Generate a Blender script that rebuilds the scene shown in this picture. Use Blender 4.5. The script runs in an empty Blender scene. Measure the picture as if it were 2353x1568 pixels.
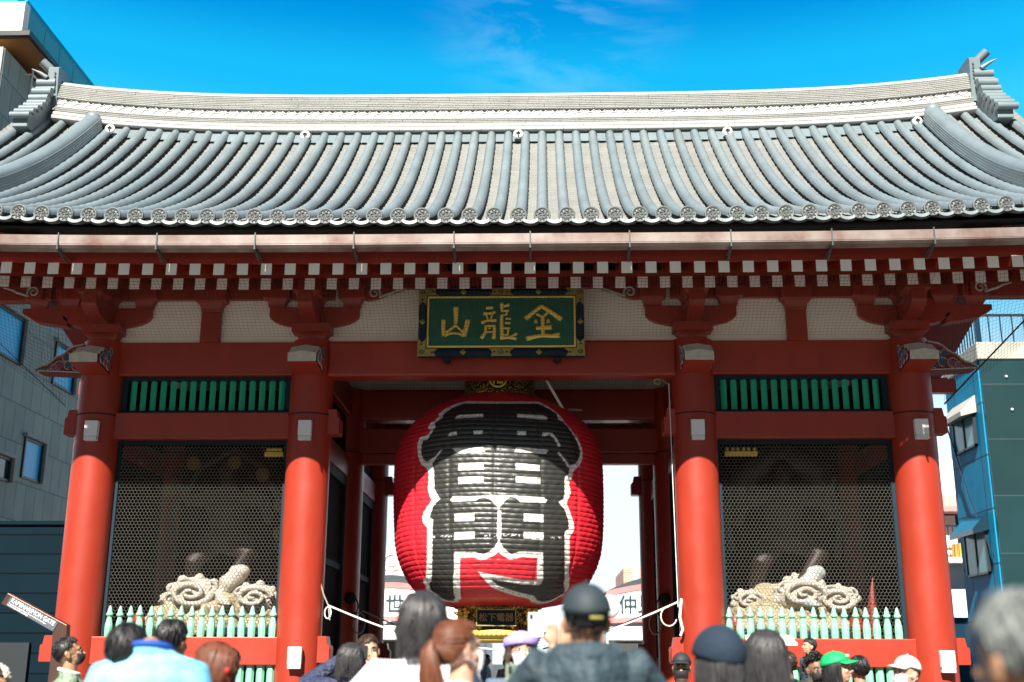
import bpy, math, random
import numpy as np
from mathutils import Vector, Matrix
random.seed(7)
RAD = math.radians
S = bpy.context.scene
COL = S.collection

# ------------------------------------------------------------------ camera
cd = bpy.data.cameras.new('camera'); cam = bpy.data.objects.new('camera', cd); COL.objects.link(cam)
cd.sensor_width = 36.0; cd.lens = 2640.0/2353.0*36.0
cd.clip_start = 0.1; cd.clip_end = 3000
PITCH, YAW, ROLL = 0.2719, 0.0281, 0.0036
fw = Vector((-math.sin(YAW)*math.cos(PITCH), math.cos(YAW)*math.cos(PITCH), math.sin(PITCH)))
rt = Vector((math.cos(YAW), math.sin(YAW), 0)); up = rt.cross(fw)
r2 = rt*math.cos(ROLL)+up*math.sin(ROLL); u2 = up*math.cos(ROLL)-rt*math.sin(ROLL)
mw = Matrix((r2, u2, -fw)).transposed().to_4x4(); mw.translation = Vector((0.62, -16.63, 1.55))
cam.matrix_world = mw
cd.dof.use_dof = True; cd.dof.focus_distance = 17.0; cd.dof.aperture_fstop = 1.5; cd.dof.aperture_blades = 0
S.camera = cam

# ------------------------------------------------------------------ sky and sun
SUN_AZ = RAD(11)      # sun stands behind the camera, a little to its left
SUN_EL = RAD(43)
world = bpy.data.worlds.new('World'); S.world = world; world.use_nodes = True
wn = world.node_tree.nodes; wl = world.node_tree.links; wn.clear()
wo = wn.new('ShaderNodeOutputWorld'); bg = wn.new('ShaderNodeBackground'); sk = wn.new('ShaderNodeTexSky')
sk.sky_type = 'NISHITA'; sk.sun_disc = False; sk.sun_elevation = SUN_EL; sk.sun_rotation = math.pi+SUN_AZ
sk.altitude = 60; sk.air_density = 1.0; sk.dust_density = 0.3; sk.ozone_density = 2.5
hs = wn.new('ShaderNodeHueSaturation'); hs.inputs['Saturation'].default_value = 1.15; hs.inputs['Value'].default_value = 1.0
# faint high cloud wisps
tc = wn.new('ShaderNodeTexCoord'); mp = wn.new('ShaderNodeMapping'); mp.inputs['Scale'].default_value = (3.0, 3.0, 14.0)
nz = wn.new('ShaderNodeTexNoise'); nz.inputs['Scale'].default_value = 2.2; nz.inputs['Detail'].default_value = 8; nz.inputs['Roughness'].default_value = 0.62; nz.inputs['Distortion'].default_value = 0.5
cr = wn.new('ShaderNodeMapRange'); cr.inputs[1].default_value = 0.45; cr.inputs[2].default_value = 0.8; cr.inputs[3].default_value = 0.0; cr.inputs[4].default_value = 0.34
mx = wn.new('ShaderNodeMix'); mx.data_type = 'RGBA'; mx.inputs[7].default_value = (6.0, 8.2, 9.5, 1)
wl.new(tc.outputs['Generated'], mp.inputs['Vector']); wl.new(mp.outputs[0], nz.inputs['Vector']); wl.new(nz.outputs[0], cr.inputs[0])
tn = wn.new('ShaderNodeMix'); tn.data_type = 'RGBA'; tn.blend_type = 'MULTIPLY'; tn.inputs[0].default_value = 1; tn.inputs[7].default_value = (.42, 1.0, 1.22, 1)
# the wisps lie in one patch of sky, high over the gate
def wisp(dx, dy, dz, w):
    d = wn.new('ShaderNodeVectorMath'); d.operation = 'DISTANCE'; d.inputs[1].default_value = Vector((dx, dy, dz)).normalized(); wl.new(tc.outputs['Generated'], d.inputs[0])
    r = wn.new('ShaderNodeMapRange'); r.inputs[1].default_value = 0; r.inputs[2].default_value = w; r.inputs[3].default_value = 1; r.inputs[4].default_value = 0; r.interpolation_type = 'SMOOTHSTEP'; wl.new(d.outputs['Value'], r.inputs[0]); return r
w1 = wisp(.012, .854, .525, .13); pass
wa = wn.new('ShaderNodeMath'); wa.operation = 'ADD'; wl.new(w1.outputs[0], wa.inputs[0]); wa.inputs[1].default_value = 0
wm = wn.new('ShaderNodeMath'); wm.operation = 'MULTIPLY'; wl.new(wa.outputs[0], wm.inputs[0]); wl.new(cr.outputs[0], wm.inputs[1])
wl.new(sk.outputs[0], tn.inputs[6]); wl.new(tn.outputs[2], hs.inputs['Color']); wl.new(hs.outputs[0], mx.inputs[6]); wl.new(wm.outputs[0], mx.inputs[0])
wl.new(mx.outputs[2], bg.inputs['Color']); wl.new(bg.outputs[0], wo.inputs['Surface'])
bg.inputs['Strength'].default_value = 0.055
# clear sky paling to white at the horizon; the southern half is artificially dimmed to cut fill on the gate front
sp = wn.new('ShaderNodeSeparateXYZ'); wl.new(tc.outputs['Generated'], sp.inputs[0])
ra = wn.new('ShaderNodeValToRGB'); ra.color_ramp.interpolation = 'EASE'; els = ra.color_ramp.elements
for k, (z_, c_) in enumerate(((0, (7.9, 7.9, 7.9)), (.18, (7.7, 7.9, 8.0)), (.23, (4.6, 6.8, 7.8)), (.30, (1.1, 4.8, 7.2)), (.42, (.35, 5.0, 7.7)), (.47, (.08, 4.0, 7.3)), (.53, (.0, 2.2, 5.7)), (.58, (0, .9, 3.4)), (1.0, (.05, .3, 1.2)))):
    e_ = els[k] if k < 2 else els.new(z_); e_.position = z_; e_.color = (c_[0]/8, c_[1]/8, c_[2]/8, 1)
sc8 = wn.new('ShaderNodeVectorMath'); sc8.operation = 'SCALE'; sc8.inputs['Scale'].default_value = 8; wl.new(sp.outputs['Z'], ra.inputs[0]); wl.new(ra.outputs[0], sc8.inputs[0])
mr = wn.new('ShaderNodeMix'); mr.data_type = 'RGBA'; mr.inputs[0].default_value = .82; wl.new(hs.outputs[0], mr.inputs[6]); wl.new(sc8.outputs[0], mr.inputs[7])
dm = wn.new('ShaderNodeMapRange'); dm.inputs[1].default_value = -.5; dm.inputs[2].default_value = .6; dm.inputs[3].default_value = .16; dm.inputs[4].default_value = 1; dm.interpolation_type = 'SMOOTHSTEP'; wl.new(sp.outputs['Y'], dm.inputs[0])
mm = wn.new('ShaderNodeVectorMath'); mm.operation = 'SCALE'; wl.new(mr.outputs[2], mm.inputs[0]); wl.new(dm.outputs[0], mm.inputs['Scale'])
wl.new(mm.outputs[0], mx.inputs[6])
ld = bpy.data.lights.new('sun', 'SUN'); ld.energy = 5.0; ld.angle = RAD(0.5); ld.color = (1.0, 0.95, 0.86)
sun = bpy.data.objects.new('sun', ld); COL.objects.link(sun)
sd = Vector((-math.sin(SUN_AZ)*math.cos(SUN_EL), -math.cos(SUN_AZ)*math.cos(SUN_EL), math.sin(SUN_EL)))
sun.rotation_euler = sd.to_track_quat('Z', 'Y').to_euler(); sun.location = (0, -30, 30)
S.view_settings.view_transform = 'Standard'; S.view_settings.look = 'None'
S.view_settings.exposure = 1.42; S.view_settings.gamma = 1.0
S.render.resolution_x = 1024; S.render.resolution_y = 682
S.cycles.max_bounces = 6

# ------------------------------------------------------------------ helpers
def smoothstep(a, b, x):
    t = min(1, max(0, (x-a)/(b-a))); return t*t*(3-2*t)

class MB:
    """collects verts and faces and links them as ONE mesh object"""
    def __init__(s): s.v = []; s.f = []; s.m = []; s.sm = []
    def add(s, V, F, m=0, smooth=False):
        o = len(s.v); s.v += [tuple(p) for p in V]
        s.f += [tuple(i+o for i in f) for f in F]; s.m += [m]*len(F); s.sm += [smooth]*len(F)
    def box(s, x0, x1, y0, y1, z0, z1, m=0, tf=None):
        V = [(x, y, z) for z in (z0, z1) for y in (y0, y1) for x in (x0, x1)]
        if tf: V = [tf(Vector(p)) for p in V]
        s.add(V, [(0,2,3,1), (4,5,7,6), (0,1,5,4), (2,6,7,3), (0,4,6,2), (1,3,7,5)], m)
    def prism(s, pts, ax, a, b, m=0, mside=None, tf=None, smooth=False):
        """2-D outline extruded along axis ax; pts in the other two axes (cyclic order kept xyz)"""
        n = len(pts)
        def mk(p, c):
            q = {'x': (c, p[0], p[1]), 'y': (p[0], c, p[1]), 'z': (p[0], p[1], c)}[ax]
            return tf(Vector(q)) if tf else q
        V = [mk(p, a) for p in pts]+[mk(p, b) for p in pts]
        area = sum(pts[i][0]*pts[(i+1) % n][1]-pts[(i+1) % n][0]*pts[i][1] for i in range(n))
        F0 = tuple(range(n)); F1 = tuple(range(n, 2*n))
        fl = (area > 0) != (ax == 'y')
        if fl == (b > a): caps = [F0[::-1], F1]
        else: caps = [F0, F1[::-1]]
        sides = []
        for i in range(n):
            j = (i+1) % n; q = (i, j, j+n, i+n)
            sides.append(q if fl == (b > a) else q[::-1])
        o = len(s.v); s.v += [tuple(p) for p in V]
        s.f += [tuple(i+o for i in f) for f in caps]; s.m += [m]*2; s.sm += [False]*2
        s.f += [tuple(i+o for i in f) for f in sides]; s.m += [m if mside is None else mside]*n; s.sm += [smooth]*n
    def tube(s, P, R, n=8, m=0, cap=True, sq=(1, 1), upv=(0, 0, 1), smooth=True):
        P = [Vector(p) for p in P]; k = len(P)
        if not hasattr(R, '__len__'): R = [R]*k
        V = []; prev = None
        for i, p in enumerate(P):
            d = (P[min(i+1, k-1)]-P[max(i-1, 0)])
            d = d.normalized() if d.length > 1e-9 else Vector((0, 0, 1))
            if prev is None:
                u = Vector(upv); u = u-d*u.dot(d)
                if u.length < 1e-3: u = Vector((1, 0, 0)); u = u-d*u.dot(d)
                u.normalize()
            else:
                u = prev-d*prev.dot(d); u.normalize()
            prev = u; w = d.cross(u)
            for j in range(n):
                a = 2*math.pi*j/n
                V.append(p+(u*math.cos(a)*sq[0]+w*math.sin(a)*sq[1])*R[i])
        F = []
        for i in range(k-1):
            for j in range(n):
                a = i*n+j; b = i*n+(j+1) % n
                F.append((a, b, b+n, a+n))
        s.add(V, F, m, smooth)
        if cap: s.add(V[:n], [tuple(range(n))[::-1]], m); s.add(V[-n:], [tuple(range(n))], m)
    def lathe(s, prof, n=32, c=(0, 0, 0), m=0, smooth=True, cap=True, sx=1, sy=1, tf=None):
        V = []
        for r, z in prof:
            for j in range(n):
                a = 2*math.pi*j/n; q = Vector((c[0]+r*sx*math.cos(a), c[1]+r*sy*math.sin(a), c[2]+z))
                V.append(tf(q) if tf else q)
        F = []
        for i in range(len(prof)-1):
            for j in range(n):
                a = i*n+j; b = i*n+(j+1) % n; F.append((a, b, b+n, a+n))
        s.add(V, F, m, smooth)
        if cap: s.add(V[:n], [tuple(range(n))[::-1]], m); s.add(V[-n:], [tuple(range(n))], m)
    def ball(s, c, r, n=12, m=0, tf=None, smooth=True):
        if not hasattr(r, '__len__'): r = (r, r, r)
        V = []; F = []; k = n//2+1
        for i in range(k):
            t = math.pi*(i+.02)/(k-1+.04)
            for j in range(n):
                a = 2*math.pi*j/n
                q = Vector((r[0]*math.sin(t)*math.cos(a), r[1]*math.sin(t)*math.sin(a), -r[2]*math.cos(t)))
                q = (tf @ q if tf else q)+Vector(c); V.append(q)
        for i in range(k-1):
            for j in range(n):
                a = i*n+j; b = i*n+(j+1) % n; F.append((a, b, b+n, a+n))
        F.append(tuple(range(n))[::-1]); F.append(tuple(range((k-1)*n, k*n)))
        s.add(V, F, m, smooth)
    def build(s, name, mats, parent=None, loc=None, bevel=0, seg=1):
        me = bpy.data.meshes.new(name); me.from_pydata(s.v, [], s.f)
        if not isinstance(mats, (list, tuple)): mats = [mats]
        for q in mats: me.materials.append(q)
        me.polygons.foreach_set('material_index', s.m); me.polygons.foreach_set('use_smooth', s.sm)
        me.update(); o = bpy.data.objects.new(name, me); COL.objects.link(o)
        if parent is not None:
            o.parent = parent
            base = WL(parent)
            if loc is None: me.transform(Matrix.Translation(-base))
            else: o.location = loc
        elif loc is not None:
            o.location = loc; me.transform(Matrix.Translation(-Vector(loc)))
        if bevel:
            b = o.modifiers.new('bevel', 'BEVEL'); b.width = bevel; b.segments = seg; b.limit_method = 'ANGLE'; b.angle_limit = RAD(40)
            b.harden_normals = False
        return o
def WL(o):
    v = Vector(o.location)
    while o.parent: o = o.parent; v = v+Vector(o.location)
    return v
def tag(o, label=None, cat=None, group=None, kind=None):
    if label: o['label'] = label
    if cat: o['category'] = cat
    if group: o['group'] = group
    if kind: o['kind'] = kind
    return o
def thing(name, label, cat, loc=(0, 0, 0), group=None):
    o = bpy.data.objects.new(name, None); COL.objects.link(o); o.location = loc; o.empty_display_size = .1
    return tag(o, label, cat, group)

def mat(name, col, rough=.6, var=0, vs=4, bump=0, bs=30, metal=0, spec=.5, col2=None, stretch=None, coat=0):
    m = bpy.data.materials.new(name); m.use_nodes = True; nt = m.node_tree; N = nt.nodes; L = nt.links
    b = N['Principled BSDF']; b.inputs['Roughness'].default_value = rough; b.inputs['Metallic'].default_value = metal
    b.inputs['Specular IOR Level'].default_value = spec; b.inputs['Coat Weight'].default_value = coat
    b.inputs['Base Color'].default_value = (*col, 1)
    if var or bump or col2:
        tcn = N.new('ShaderNodeTexCoord'); src = tcn.outputs['Object']
        if stretch:
            mpn = N.new('ShaderNodeMapping'); mpn.inputs['Scale'].default_value = stretch; L.new(src, mpn.inputs[0]); src = mpn.outputs[0]
    if var or col2:
        n = N.new('ShaderNodeTexNoise'); n.inputs['Scale'].default_value = vs; n.inputs['Detail'].default_value = 6; n.inputs['Roughness'].default_value = .6
        L.new(src, n.inputs['Vector'])
        r = N.new('ShaderNodeMapRange'); r.inputs[1].default_value = .3; r.inputs[2].default_value = .7; L.new(n.outputs[0], r.inputs[0])
        x = N.new('ShaderNodeMix'); x.data_type = 'RGBA'
        c2 = col2 if col2 else tuple(c*(1-var) for c in col)
        x.inputs[6].default_value = (*col, 1); x.inputs[7].default_value = (*c2, 1)
        L.new(r.outputs[0], x.inputs[0]); L.new(x.outputs[2], b.inputs['Base Color'])
    if bump:
        n2 = N.new('ShaderNodeTexNoise'); n2.inputs['Scale'].default_value = bs; n2.inputs['Detail'].default_value = 4
        L.new(src, n2.inputs['Vector']); bp = N.new('ShaderNodeBump'); bp.inputs['Strength'].default_value = bump; bp.inputs['Distance'].default_value = .01
        L.new(n2.outputs[0], bp.inputs['Height']); L.new(bp.outputs[0], b.inputs['Normal'])
    return m

M = {}
M['red'] = mat('vermilion_paint', (.345, .032, .013), .40, var=.22, vs=1.9, bump=.10, bs=11, coat=.08, stretch=(1, 1, .28))
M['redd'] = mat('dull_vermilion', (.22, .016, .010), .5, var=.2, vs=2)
M['plaster'] = mat('plaster', (.90, .82, .69), .85, var=.06, vs=2)
M['white'] = mat('white_paint', (.93, .90, .82), .6, var=.05, vs=20)
M['navy'] = mat('dark_navy_paint', (.010, .024, .036), .7, spec=.2)
M['green'] = mat('green_paint', (.03, .52, .31), .5, var=.1, vs=8)
M['mint'] = mat('pale_green_paint', (.23, .56, .38), .45, var=.08, vs=9)
M['dark'] = mat('dark_timber', (.022, .008, .007), .9, var=.3, vs=3, spec=.1)
M['tile'] = mat('grey_roof_tile', (.165, .212, .232), .42, var=.28, vs=1.4, bump=.15, bs=26, spec=.55)
M['tile2'] = mat('warm_grey_pan_tile', (.195, .20, .19), .6, col2=(.145, .148, .138), vs=2.2, bump=.2, bs=40)
M['tile3'] = mat('light_ridge_tile', (.45, .45, .435), .4, var=.15, vs=2.5, spec=.55)
TILES = [M['tile']]+[mat('grey_roof_tile_%s' % n_, c_, .42, var=.28, vs=1.4, bump=.15, bs=26, spec=.55) for n_, c_ in (('cool', (.160, .205, .228)), ('pale', (.178, .220, .236)), ('dull', (.162, .203, .218)))]
M['tilecap'] = mat('end_tile_face', (.115, .13, .13), .5, var=.3, vs=9)
M['tiled'] = mat('tile_relief_dark', (.07, .08, .085), .6, var=.2, vs=30)
M['mortar'] = mat('white_mortar', (.8, .8, .78), .8)
M['black'] = mat('black_board', (.008, .010, .012), .7)
M['copper'] = mat('weathered_copper', (.20, .115, .09), .38, col2=(.44, .39, .365), vs=1.6, metal=.45, bump=.1, bs=8, stretch=(1, 1, 1))
M['copperd'] = mat('dark_bracket', (.04, .06, .06), .5)
M['gold'] = mat('gold_leaf', (.98, .68, .13), .45, var=.12, vs=14, metal=.0, bump=.25, bs=60)
M['golddark'] = mat('aged_brass', (.42, .36, .10), .42, var=.4, vs=30, metal=.4, bump=.3, bs=90)
M['wire'] = mat('galvanised_wire', (.44, .45, .40), .42, metal=.9)
M['net'] = mat('net_cord', (.05, .045, .04), .8)

# the vermilion shows small scuffs and dulled patches
nt_ = M['red'].node_tree; N2 = nt_.nodes; bs_ = N2['Principled BSDF']; src_ = bs_.inputs['Base Color'].links[0].from_socket
tc2 = N2.new('ShaderNodeTexCoord'); n4 = N2.new('ShaderNodeTexNoise'); n4.inputs['Scale'].default_value = 26; n4.inputs['Detail'].default_value = 7; n4.inputs['Roughness'].default_value = .75; nt_.links.new(tc2.outputs['Object'], n4.inputs['Vector'])
m4 = N2.new('ShaderNodeMapRange'); m4.inputs[1].default_value = .64; m4.inputs[2].default_value = .72; m4.inputs[4].default_value = .35; nt_.links.new(n4.outputs[0], m4.inputs[0])
x4 = N2.new('ShaderNodeMix'); x4.data_type = 'RGBA'; x4.inputs[7].default_value = (.40, .13, .08, 1); nt_.links.new(m4.outputs[0], x4.inputs[0]); nt_.links.new(src_, x4.inputs[6]); nt_.links.new(x4.outputs[2], bs_.inputs['Base Color'])
n5 = N2.new('ShaderNodeTexNoise'); n5.inputs['Scale'].default_value = 3; n5.inputs['Detail'].default_value = 5; nt_.links.new(tc2.outputs['Object'], n5.inputs['Vector'])
m5 = N2.new('ShaderNodeMapRange'); m5.inputs[3].default_value = .28; m5.inputs[4].default_value = .62; nt_.links.new(n5.outputs[0], m5.inputs[0]); nt_.links.new(m5.outputs[0], bs_.inputs['Roughness'])
LW = [(2.5, 5.246), (-2.0, 5.248), (-6.6, 5.252), (-11.3, 5.259), (-16.4, 5.269), (-22.0, 5.284), (-28.7, 5.265), (-31.7, 5.227), (-35.7, 5.176), (-37.3, 5.138), (-38.2, 5.079), (-36.0, 5.03), (-37.5, 5.004), (-37.8, 4.962), (-40.4, 4.945), (-41.5, 4.883), (-40.2, 4.836), (-37.3, 4.818), (-38.6, 4.777), (-40.8, 4.738), (-44.6, 4.736), (-47.2, 4.706), (-47.3, 4.604), (-46.4, 4.514), (-44.6, 4.407), (-42.6, 4.316), (-38.5, 4.248), (-36.8, 4.173), (-36.7, 4.061), (-37.3, 3.939), (-36.3, 3.854), (-34.6, 3.773), (-37.6, 3.691), (-40.3, 3.601), (-41.3, 3.535), (-40.5, 3.452), (-37.8, 3.399), (-37.9, 3.295), (-38.3, 3.192), (-38.7, 3.103), (-39.6, 3.017), (-40.7, 2.93), (-42.3, 2.854), (-44.3, 2.777), (-46.5, 2.701), (-49.8, 2.692), (-52.5, 2.642), (-51.8, 2.615), (-53.6, 2.564), (-55.3, 2.514), (-52.9, 2.472), (-51.5, 2.394), (-46.8, 2.383), (-42.2, 2.372), (-35.6, 2.375), (-26.9, 2.418), (-23.2, 2.555), (-21.8, 2.642), (-20.7, 2.73), (-19.6, 2.84), (-18.7, 2.949), (-14.5, 2.947), (-10.4, 2.945), (-7.3, 2.916), (-4.2, 2.928), (-0.6, 2.966), (2.2, 3.02), (5.0, 2.967), (8.1, 2.923), (11.7, 2.931), (14.3, 2.958), (18.9, 2.956), (23.7, 2.954), (24.2, 2.853), (25.0, 2.753), (26.1, 2.653), (21.8, 2.653), (17.7, 2.654), (13.8, 2.666), (10.0, 2.679), (6.4, 2.692), (2.8, 2.705), (-0.8, 2.719), (-5.2, 2.741), (-9.6, 2.764), (-8.0, 2.713), (-5.0, 2.625), (-1.7, 2.549), (2.3, 2.519), (6.6, 2.488), (11.2, 2.465), (16.1, 2.441), (24.8, 2.419), (33.0, 2.376), (48.6, 2.353), (53.4, 2.374), (52.6, 2.436), (57.3, 2.48), (55.0, 2.53), (55.6, 2.584), (51.2, 2.671), (48.4, 2.759), (46.5, 2.849), (45.1, 2.939), (44.1, 3.017), (43.1, 3.095), (42.7, 3.174), (42.3, 3.254), (43.5, 3.31), (45.5, 3.368), (45.3, 3.45), (43.8, 3.541), (41.6, 3.645), (39.6, 3.75), (42.1, 3.88), (42.1, 3.935), (41.1, 4.015), (42.1, 4.087), (43.8, 4.149), (43.9, 4.206), (45.3, 4.238), (48.7, 4.306), (51.3, 4.414), (51.9, 4.503), (51.3, 4.601), (50.3, 4.67), (48.7, 4.752), (46.4, 4.818), (45.2, 4.874), (42.6, 4.941), (42.4, 4.992), (42.3, 5.041), (40.9, 5.101), (39.7, 5.168), (37.0, 5.24), (33.2, 5.301), (26.8, 5.282), (21.2, 5.267), (16.2, 5.257), (11.5, 5.251), (7.0, 5.248)]
LK = [(2.5, 5.204), (-1.6, 5.204), (-5.7, 5.206), (-9.9, 5.211), (-14.3, 5.217), (-18.9, 5.226), (-23.8, 5.238), (-27.2, 5.2), (-30.4, 5.163), (-32.4, 5.089), (-34.2, 5.045), (-32.5, 5.015), (-34.7, 4.956), (-37.4, 4.926), (-35.2, 4.857), (-36.8, 4.771), (-39.4, 4.674), (-42.4, 4.673), (-43.2, 4.589), (-43.2, 4.502), (-41.6, 4.412), (-39.4, 4.348), (-37.6, 4.336), (-34.7, 4.309), (-33.3, 4.191), (-33.1, 4.053), (-32.8, 3.928), (-30.0, 3.813), (-29.2, 3.783), (-33.7, 3.683), (-36.0, 3.538), (-33.8, 3.493), (-34.2, 3.372), (-34.3, 3.283), (-34.6, 3.193), (-34.9, 3.105), (-35.8, 3.018), (-36.7, 2.931), (-38.0, 2.845), (-39.7, 2.759), (-42.4, 2.671), (-47.7, 2.611), (-49.7, 2.534), (-47.2, 2.455), (-44.1, 2.402), (-38.4, 2.388), (-32.0, 2.42), (-29.9, 2.495), (-27.6, 2.576), (-26.0, 2.657), (-24.5, 2.75), (-23.4, 2.844), (-22.6, 2.938), (-21.9, 3.033), (-17.8, 3.03), (-13.8, 3.027), (-9.9, 3.026), (-8.2, 2.999), (-5.1, 2.995), (-2.6, 3.03), (-0.0, 3.088), (1.8, 3.153), (2.4, 3.173), (3.0, 3.153), (4.9, 3.076), (6.9, 3.028), (9.0, 2.991), (11.5, 3.014), (13.0, 3.03), (16.2, 3.029), (19.5, 3.029), (22.9, 3.029), (26.3, 3.029), (26.9, 2.937), (27.7, 2.845), (28.8, 2.753), (30.1, 2.662), (29.9, 2.611), (28.2, 2.591), (24.2, 2.593), (20.3, 2.595), (16.5, 2.597), (11.9, 2.612), (7.6, 2.628), (3.3, 2.643), (-0.9, 2.66), (-2.0, 2.65), (2.0, 2.575), (5.7, 2.55), (9.6, 2.526), (13.7, 2.506), (18.1, 2.485), (23.1, 2.469), (28.5, 2.452), (34.2, 2.4), (43.4, 2.383), (48.9, 2.408), (51.6, 2.455), (55.0, 2.504), (50.6, 2.578), (46.9, 2.666), (44.6, 2.754), (42.8, 2.844), (41.5, 2.934), (40.6, 3.011), (39.7, 3.089), (39.4, 3.168), (39.0, 3.248), (38.8, 3.328), (41.6, 3.387), (41.1, 3.495), (39.7, 3.573), (38.3, 3.652), (34.3, 3.745), (37.6, 3.8), (38.2, 3.87), (38.2, 3.966), (38.2, 4.063), (38.5, 4.113), (40.8, 4.168), (41.4, 4.24), (40.8, 4.269), (42.2, 4.296), (45.7, 4.331), (48.9, 4.42), (50.1, 4.525), (49.1, 4.636), (47.6, 4.718), (45.3, 4.798), (43.3, 4.898), (41.3, 4.952), (38.5, 4.982), (39.5, 5.076), (37.2, 5.146), (33.6, 5.216), (29.2, 5.247), (24.1, 5.233), (19.4, 5.223), (14.9, 5.215), (10.7, 5.209), (6.6, 5.205)]
LH = [[(-24.0, 4.978), (-22.5, 5.014), (-17.2, 5.011), (-12.1, 5.012), (-7.2, 5.015), (-6.8, 4.959), (-12.0, 4.954), (-17.4, 4.952), (-23.0, 4.954)], [(12.5, 5.018), (17.8, 5.018), (23.2, 5.021), (29.0, 5.028), (31.5, 4.986), (29.6, 4.95), (23.6, 4.949), (17.9, 4.952), (12.5, 4.959)], [(-25.8, 4.685), (-24.7, 4.741), (-20.8, 4.743), (-20.4, 4.686)], [(-11.5, 4.742), (-6.5, 4.74), (-6.5, 4.684), (-10.9, 4.683)], [(11.6, 4.739), (16.6, 4.743), (16.1, 4.681), (11.7, 4.678)], [(25.3, 4.681), (25.9, 4.744), (31.1, 4.75), (33.7, 4.685), (36.1, 4.562), (34.5, 4.546), (32.3, 4.659), (29.7, 4.717), (27.0, 4.684)], [(-22.9, 4.498), (-18.5, 4.495), (-14.2, 4.493), (-10.0, 4.493), (-6.0, 4.494), (-4.8, 4.421), (-9.4, 4.417), (-14.1, 4.415), (-19.0, 4.415)], [(11.1, 4.497), (16.3, 4.492), (21.7, 4.489), (27.4, 4.489), (28.7, 4.471), (26.7, 4.423), (22.4, 4.421), (18.2, 4.421), (14.1, 4.422), (10.1, 4.425)], [(-18.8, 4.265), (-14.3, 4.262), (-9.9, 4.259), (-5.6, 4.259), (-5.5, 4.17), (-9.8, 4.167), (-14.2, 4.166), (-18.7, 4.166)], [(10.7, 4.267), (14.9, 4.261), (19.2, 4.255), (23.6, 4.252), (23.6, 4.169), (19.2, 4.169), (14.9, 4.17), (10.7, 4.173)], [(-18.7, 4.073), (-14.2, 4.072), (-9.8, 4.072), (-5.5, 4.074), (-5.6, 3.986), (-9.9, 3.982), (-14.2, 3.978), (-18.7, 3.976)], [(10.7, 4.077), (15.0, 4.074), (19.4, 4.072), (23.9, 4.071), (23.9, 3.981), (19.4, 3.982), (14.9, 3.985), (10.6, 3.989)], [(-23.4, 3.757), (-21.9, 3.805), (-17.1, 3.801), (-12.4, 3.798), (-7.9, 3.797), (-2.1, 3.809), (2.7, 3.805), (7.5, 3.804), (12.4, 3.8), (16.7, 3.798), (21.0, 3.796), (25.6, 3.796), (27.5, 3.759), (26.4, 3.719), (21.9, 3.716), (17.4, 3.714), (13.1, 3.714), (10.9, 3.772), (8.0, 3.781), (5.9, 3.74), (2.5, 3.628), (2.0, 3.628), (-1.6, 3.735), (-4.0, 3.772), (-6.4, 3.78), (-9.3, 3.731), (-13.5, 3.727), (-17.7, 3.725), (-22.1, 3.724)], [(-20.8, 3.557), (-15.3, 3.555), (-10.1, 3.555), (-10.2, 3.451), (-15.4, 3.45), (-20.7, 3.45)], [(15.0, 3.555), (20.1, 3.553), (25.5, 3.554), (25.5, 3.447), (20.2, 3.447), (15.0, 3.448)], [(-21.1, 3.301), (-15.4, 3.302), (-10.0, 3.305), (-10.2, 3.207), (-15.7, 3.202), (-21.4, 3.198)], [(15.0, 3.301), (20.3, 3.302), (25.8, 3.304), (25.9, 3.202), (20.4, 3.204), (15.1, 3.207)], [(1.6, 3.588), (3.5, 3.588), (3.5, 3.462), (3.6, 3.336), (3.6, 3.212), (2.4, 3.186), (1.5, 3.212), (1.5, 3.336), (1.6, 3.462)], [(2.1, 3.641), (2.6, 3.641), (2.6, 3.581), (2.1, 3.581)], [(2.1, 3.205), (2.6, 3.205), (2.9, 3.144), (1.9, 3.144)], [(-38.0, 4.337), (-32.9, 4.397), (-29.2, 4.496), (-28.3, 4.479), (-31.3, 4.388), (-34.7, 4.299)], [(33.6, 4.458), (34.8, 4.473), (38.3, 4.385), (41.9, 4.283), (40.5, 4.254), (36.8, 4.366)]]
LPROF = [(0.705, 5.506), (0.757, 5.491), (0.968, 5.398), (1.193, 5.259), (1.371, 5.105), (1.488, 4.953), (1.559, 4.8), (1.6, 4.619), (1.617, 4.408), (1.619, 4.124), (1.615, 3.9), (1.605, 3.606), (1.588, 3.315), (1.556, 3.098), (1.486, 2.897), (1.38, 2.697), (1.246, 2.54), (1.084, 2.413), (0.809, 2.344)]
# ------------------------------------------------------------------ ground
g = MB(); g.add([(-300, -300, 0), (300, -300, 0), (300, 600, 0), (-300, 600, 0)], [(0, 1, 2, 3)])
M['pave'] = mat('stone_paving', (.072, .072, .068), .75, var=.3, vs=.8, bump=.2, bs=20)
tag(g.build('ground', M['pave']), 'grey stone paving in front of and through the gate', kind='structure')

# ------------------------------------------------------------------ gate
gate = thing('temple_gate', 'large vermilion wooden temple gate with grey tiled roof and four front columns', 'gate', (0, 3.2, 0))
XO, XI = 6.0, 2.835
RC = .318
lift = lambda x: 6e-5*x**4
lifte = lambda x: 2.6e-5*x**4
for y in (0, 3.2, 6.4):
    for x in (-XO, -XI, XI, XO):
        b = MB(); b.lathe([(RC+.02, 0), (RC+.02, .3), (RC, .8), (RC, 5.2), (RC-.012, 6.16)], 48, (x, y, 0))
        b.lathe([(.50, 0), (.50, .1), (.42, .2), (.36, .22)], 32, (x, y, 0), 1)
        col = b.build('column', [M['red'], M['plaster']], gate)
        r = MB(); r.lathe([(RC+.006, 5.02), (RC+.01, 5.03), (RC+.006, 5.04)], 40, (x, y, 0), cap=False)
        r.build('cable_ring', M['black'], col)
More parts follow.
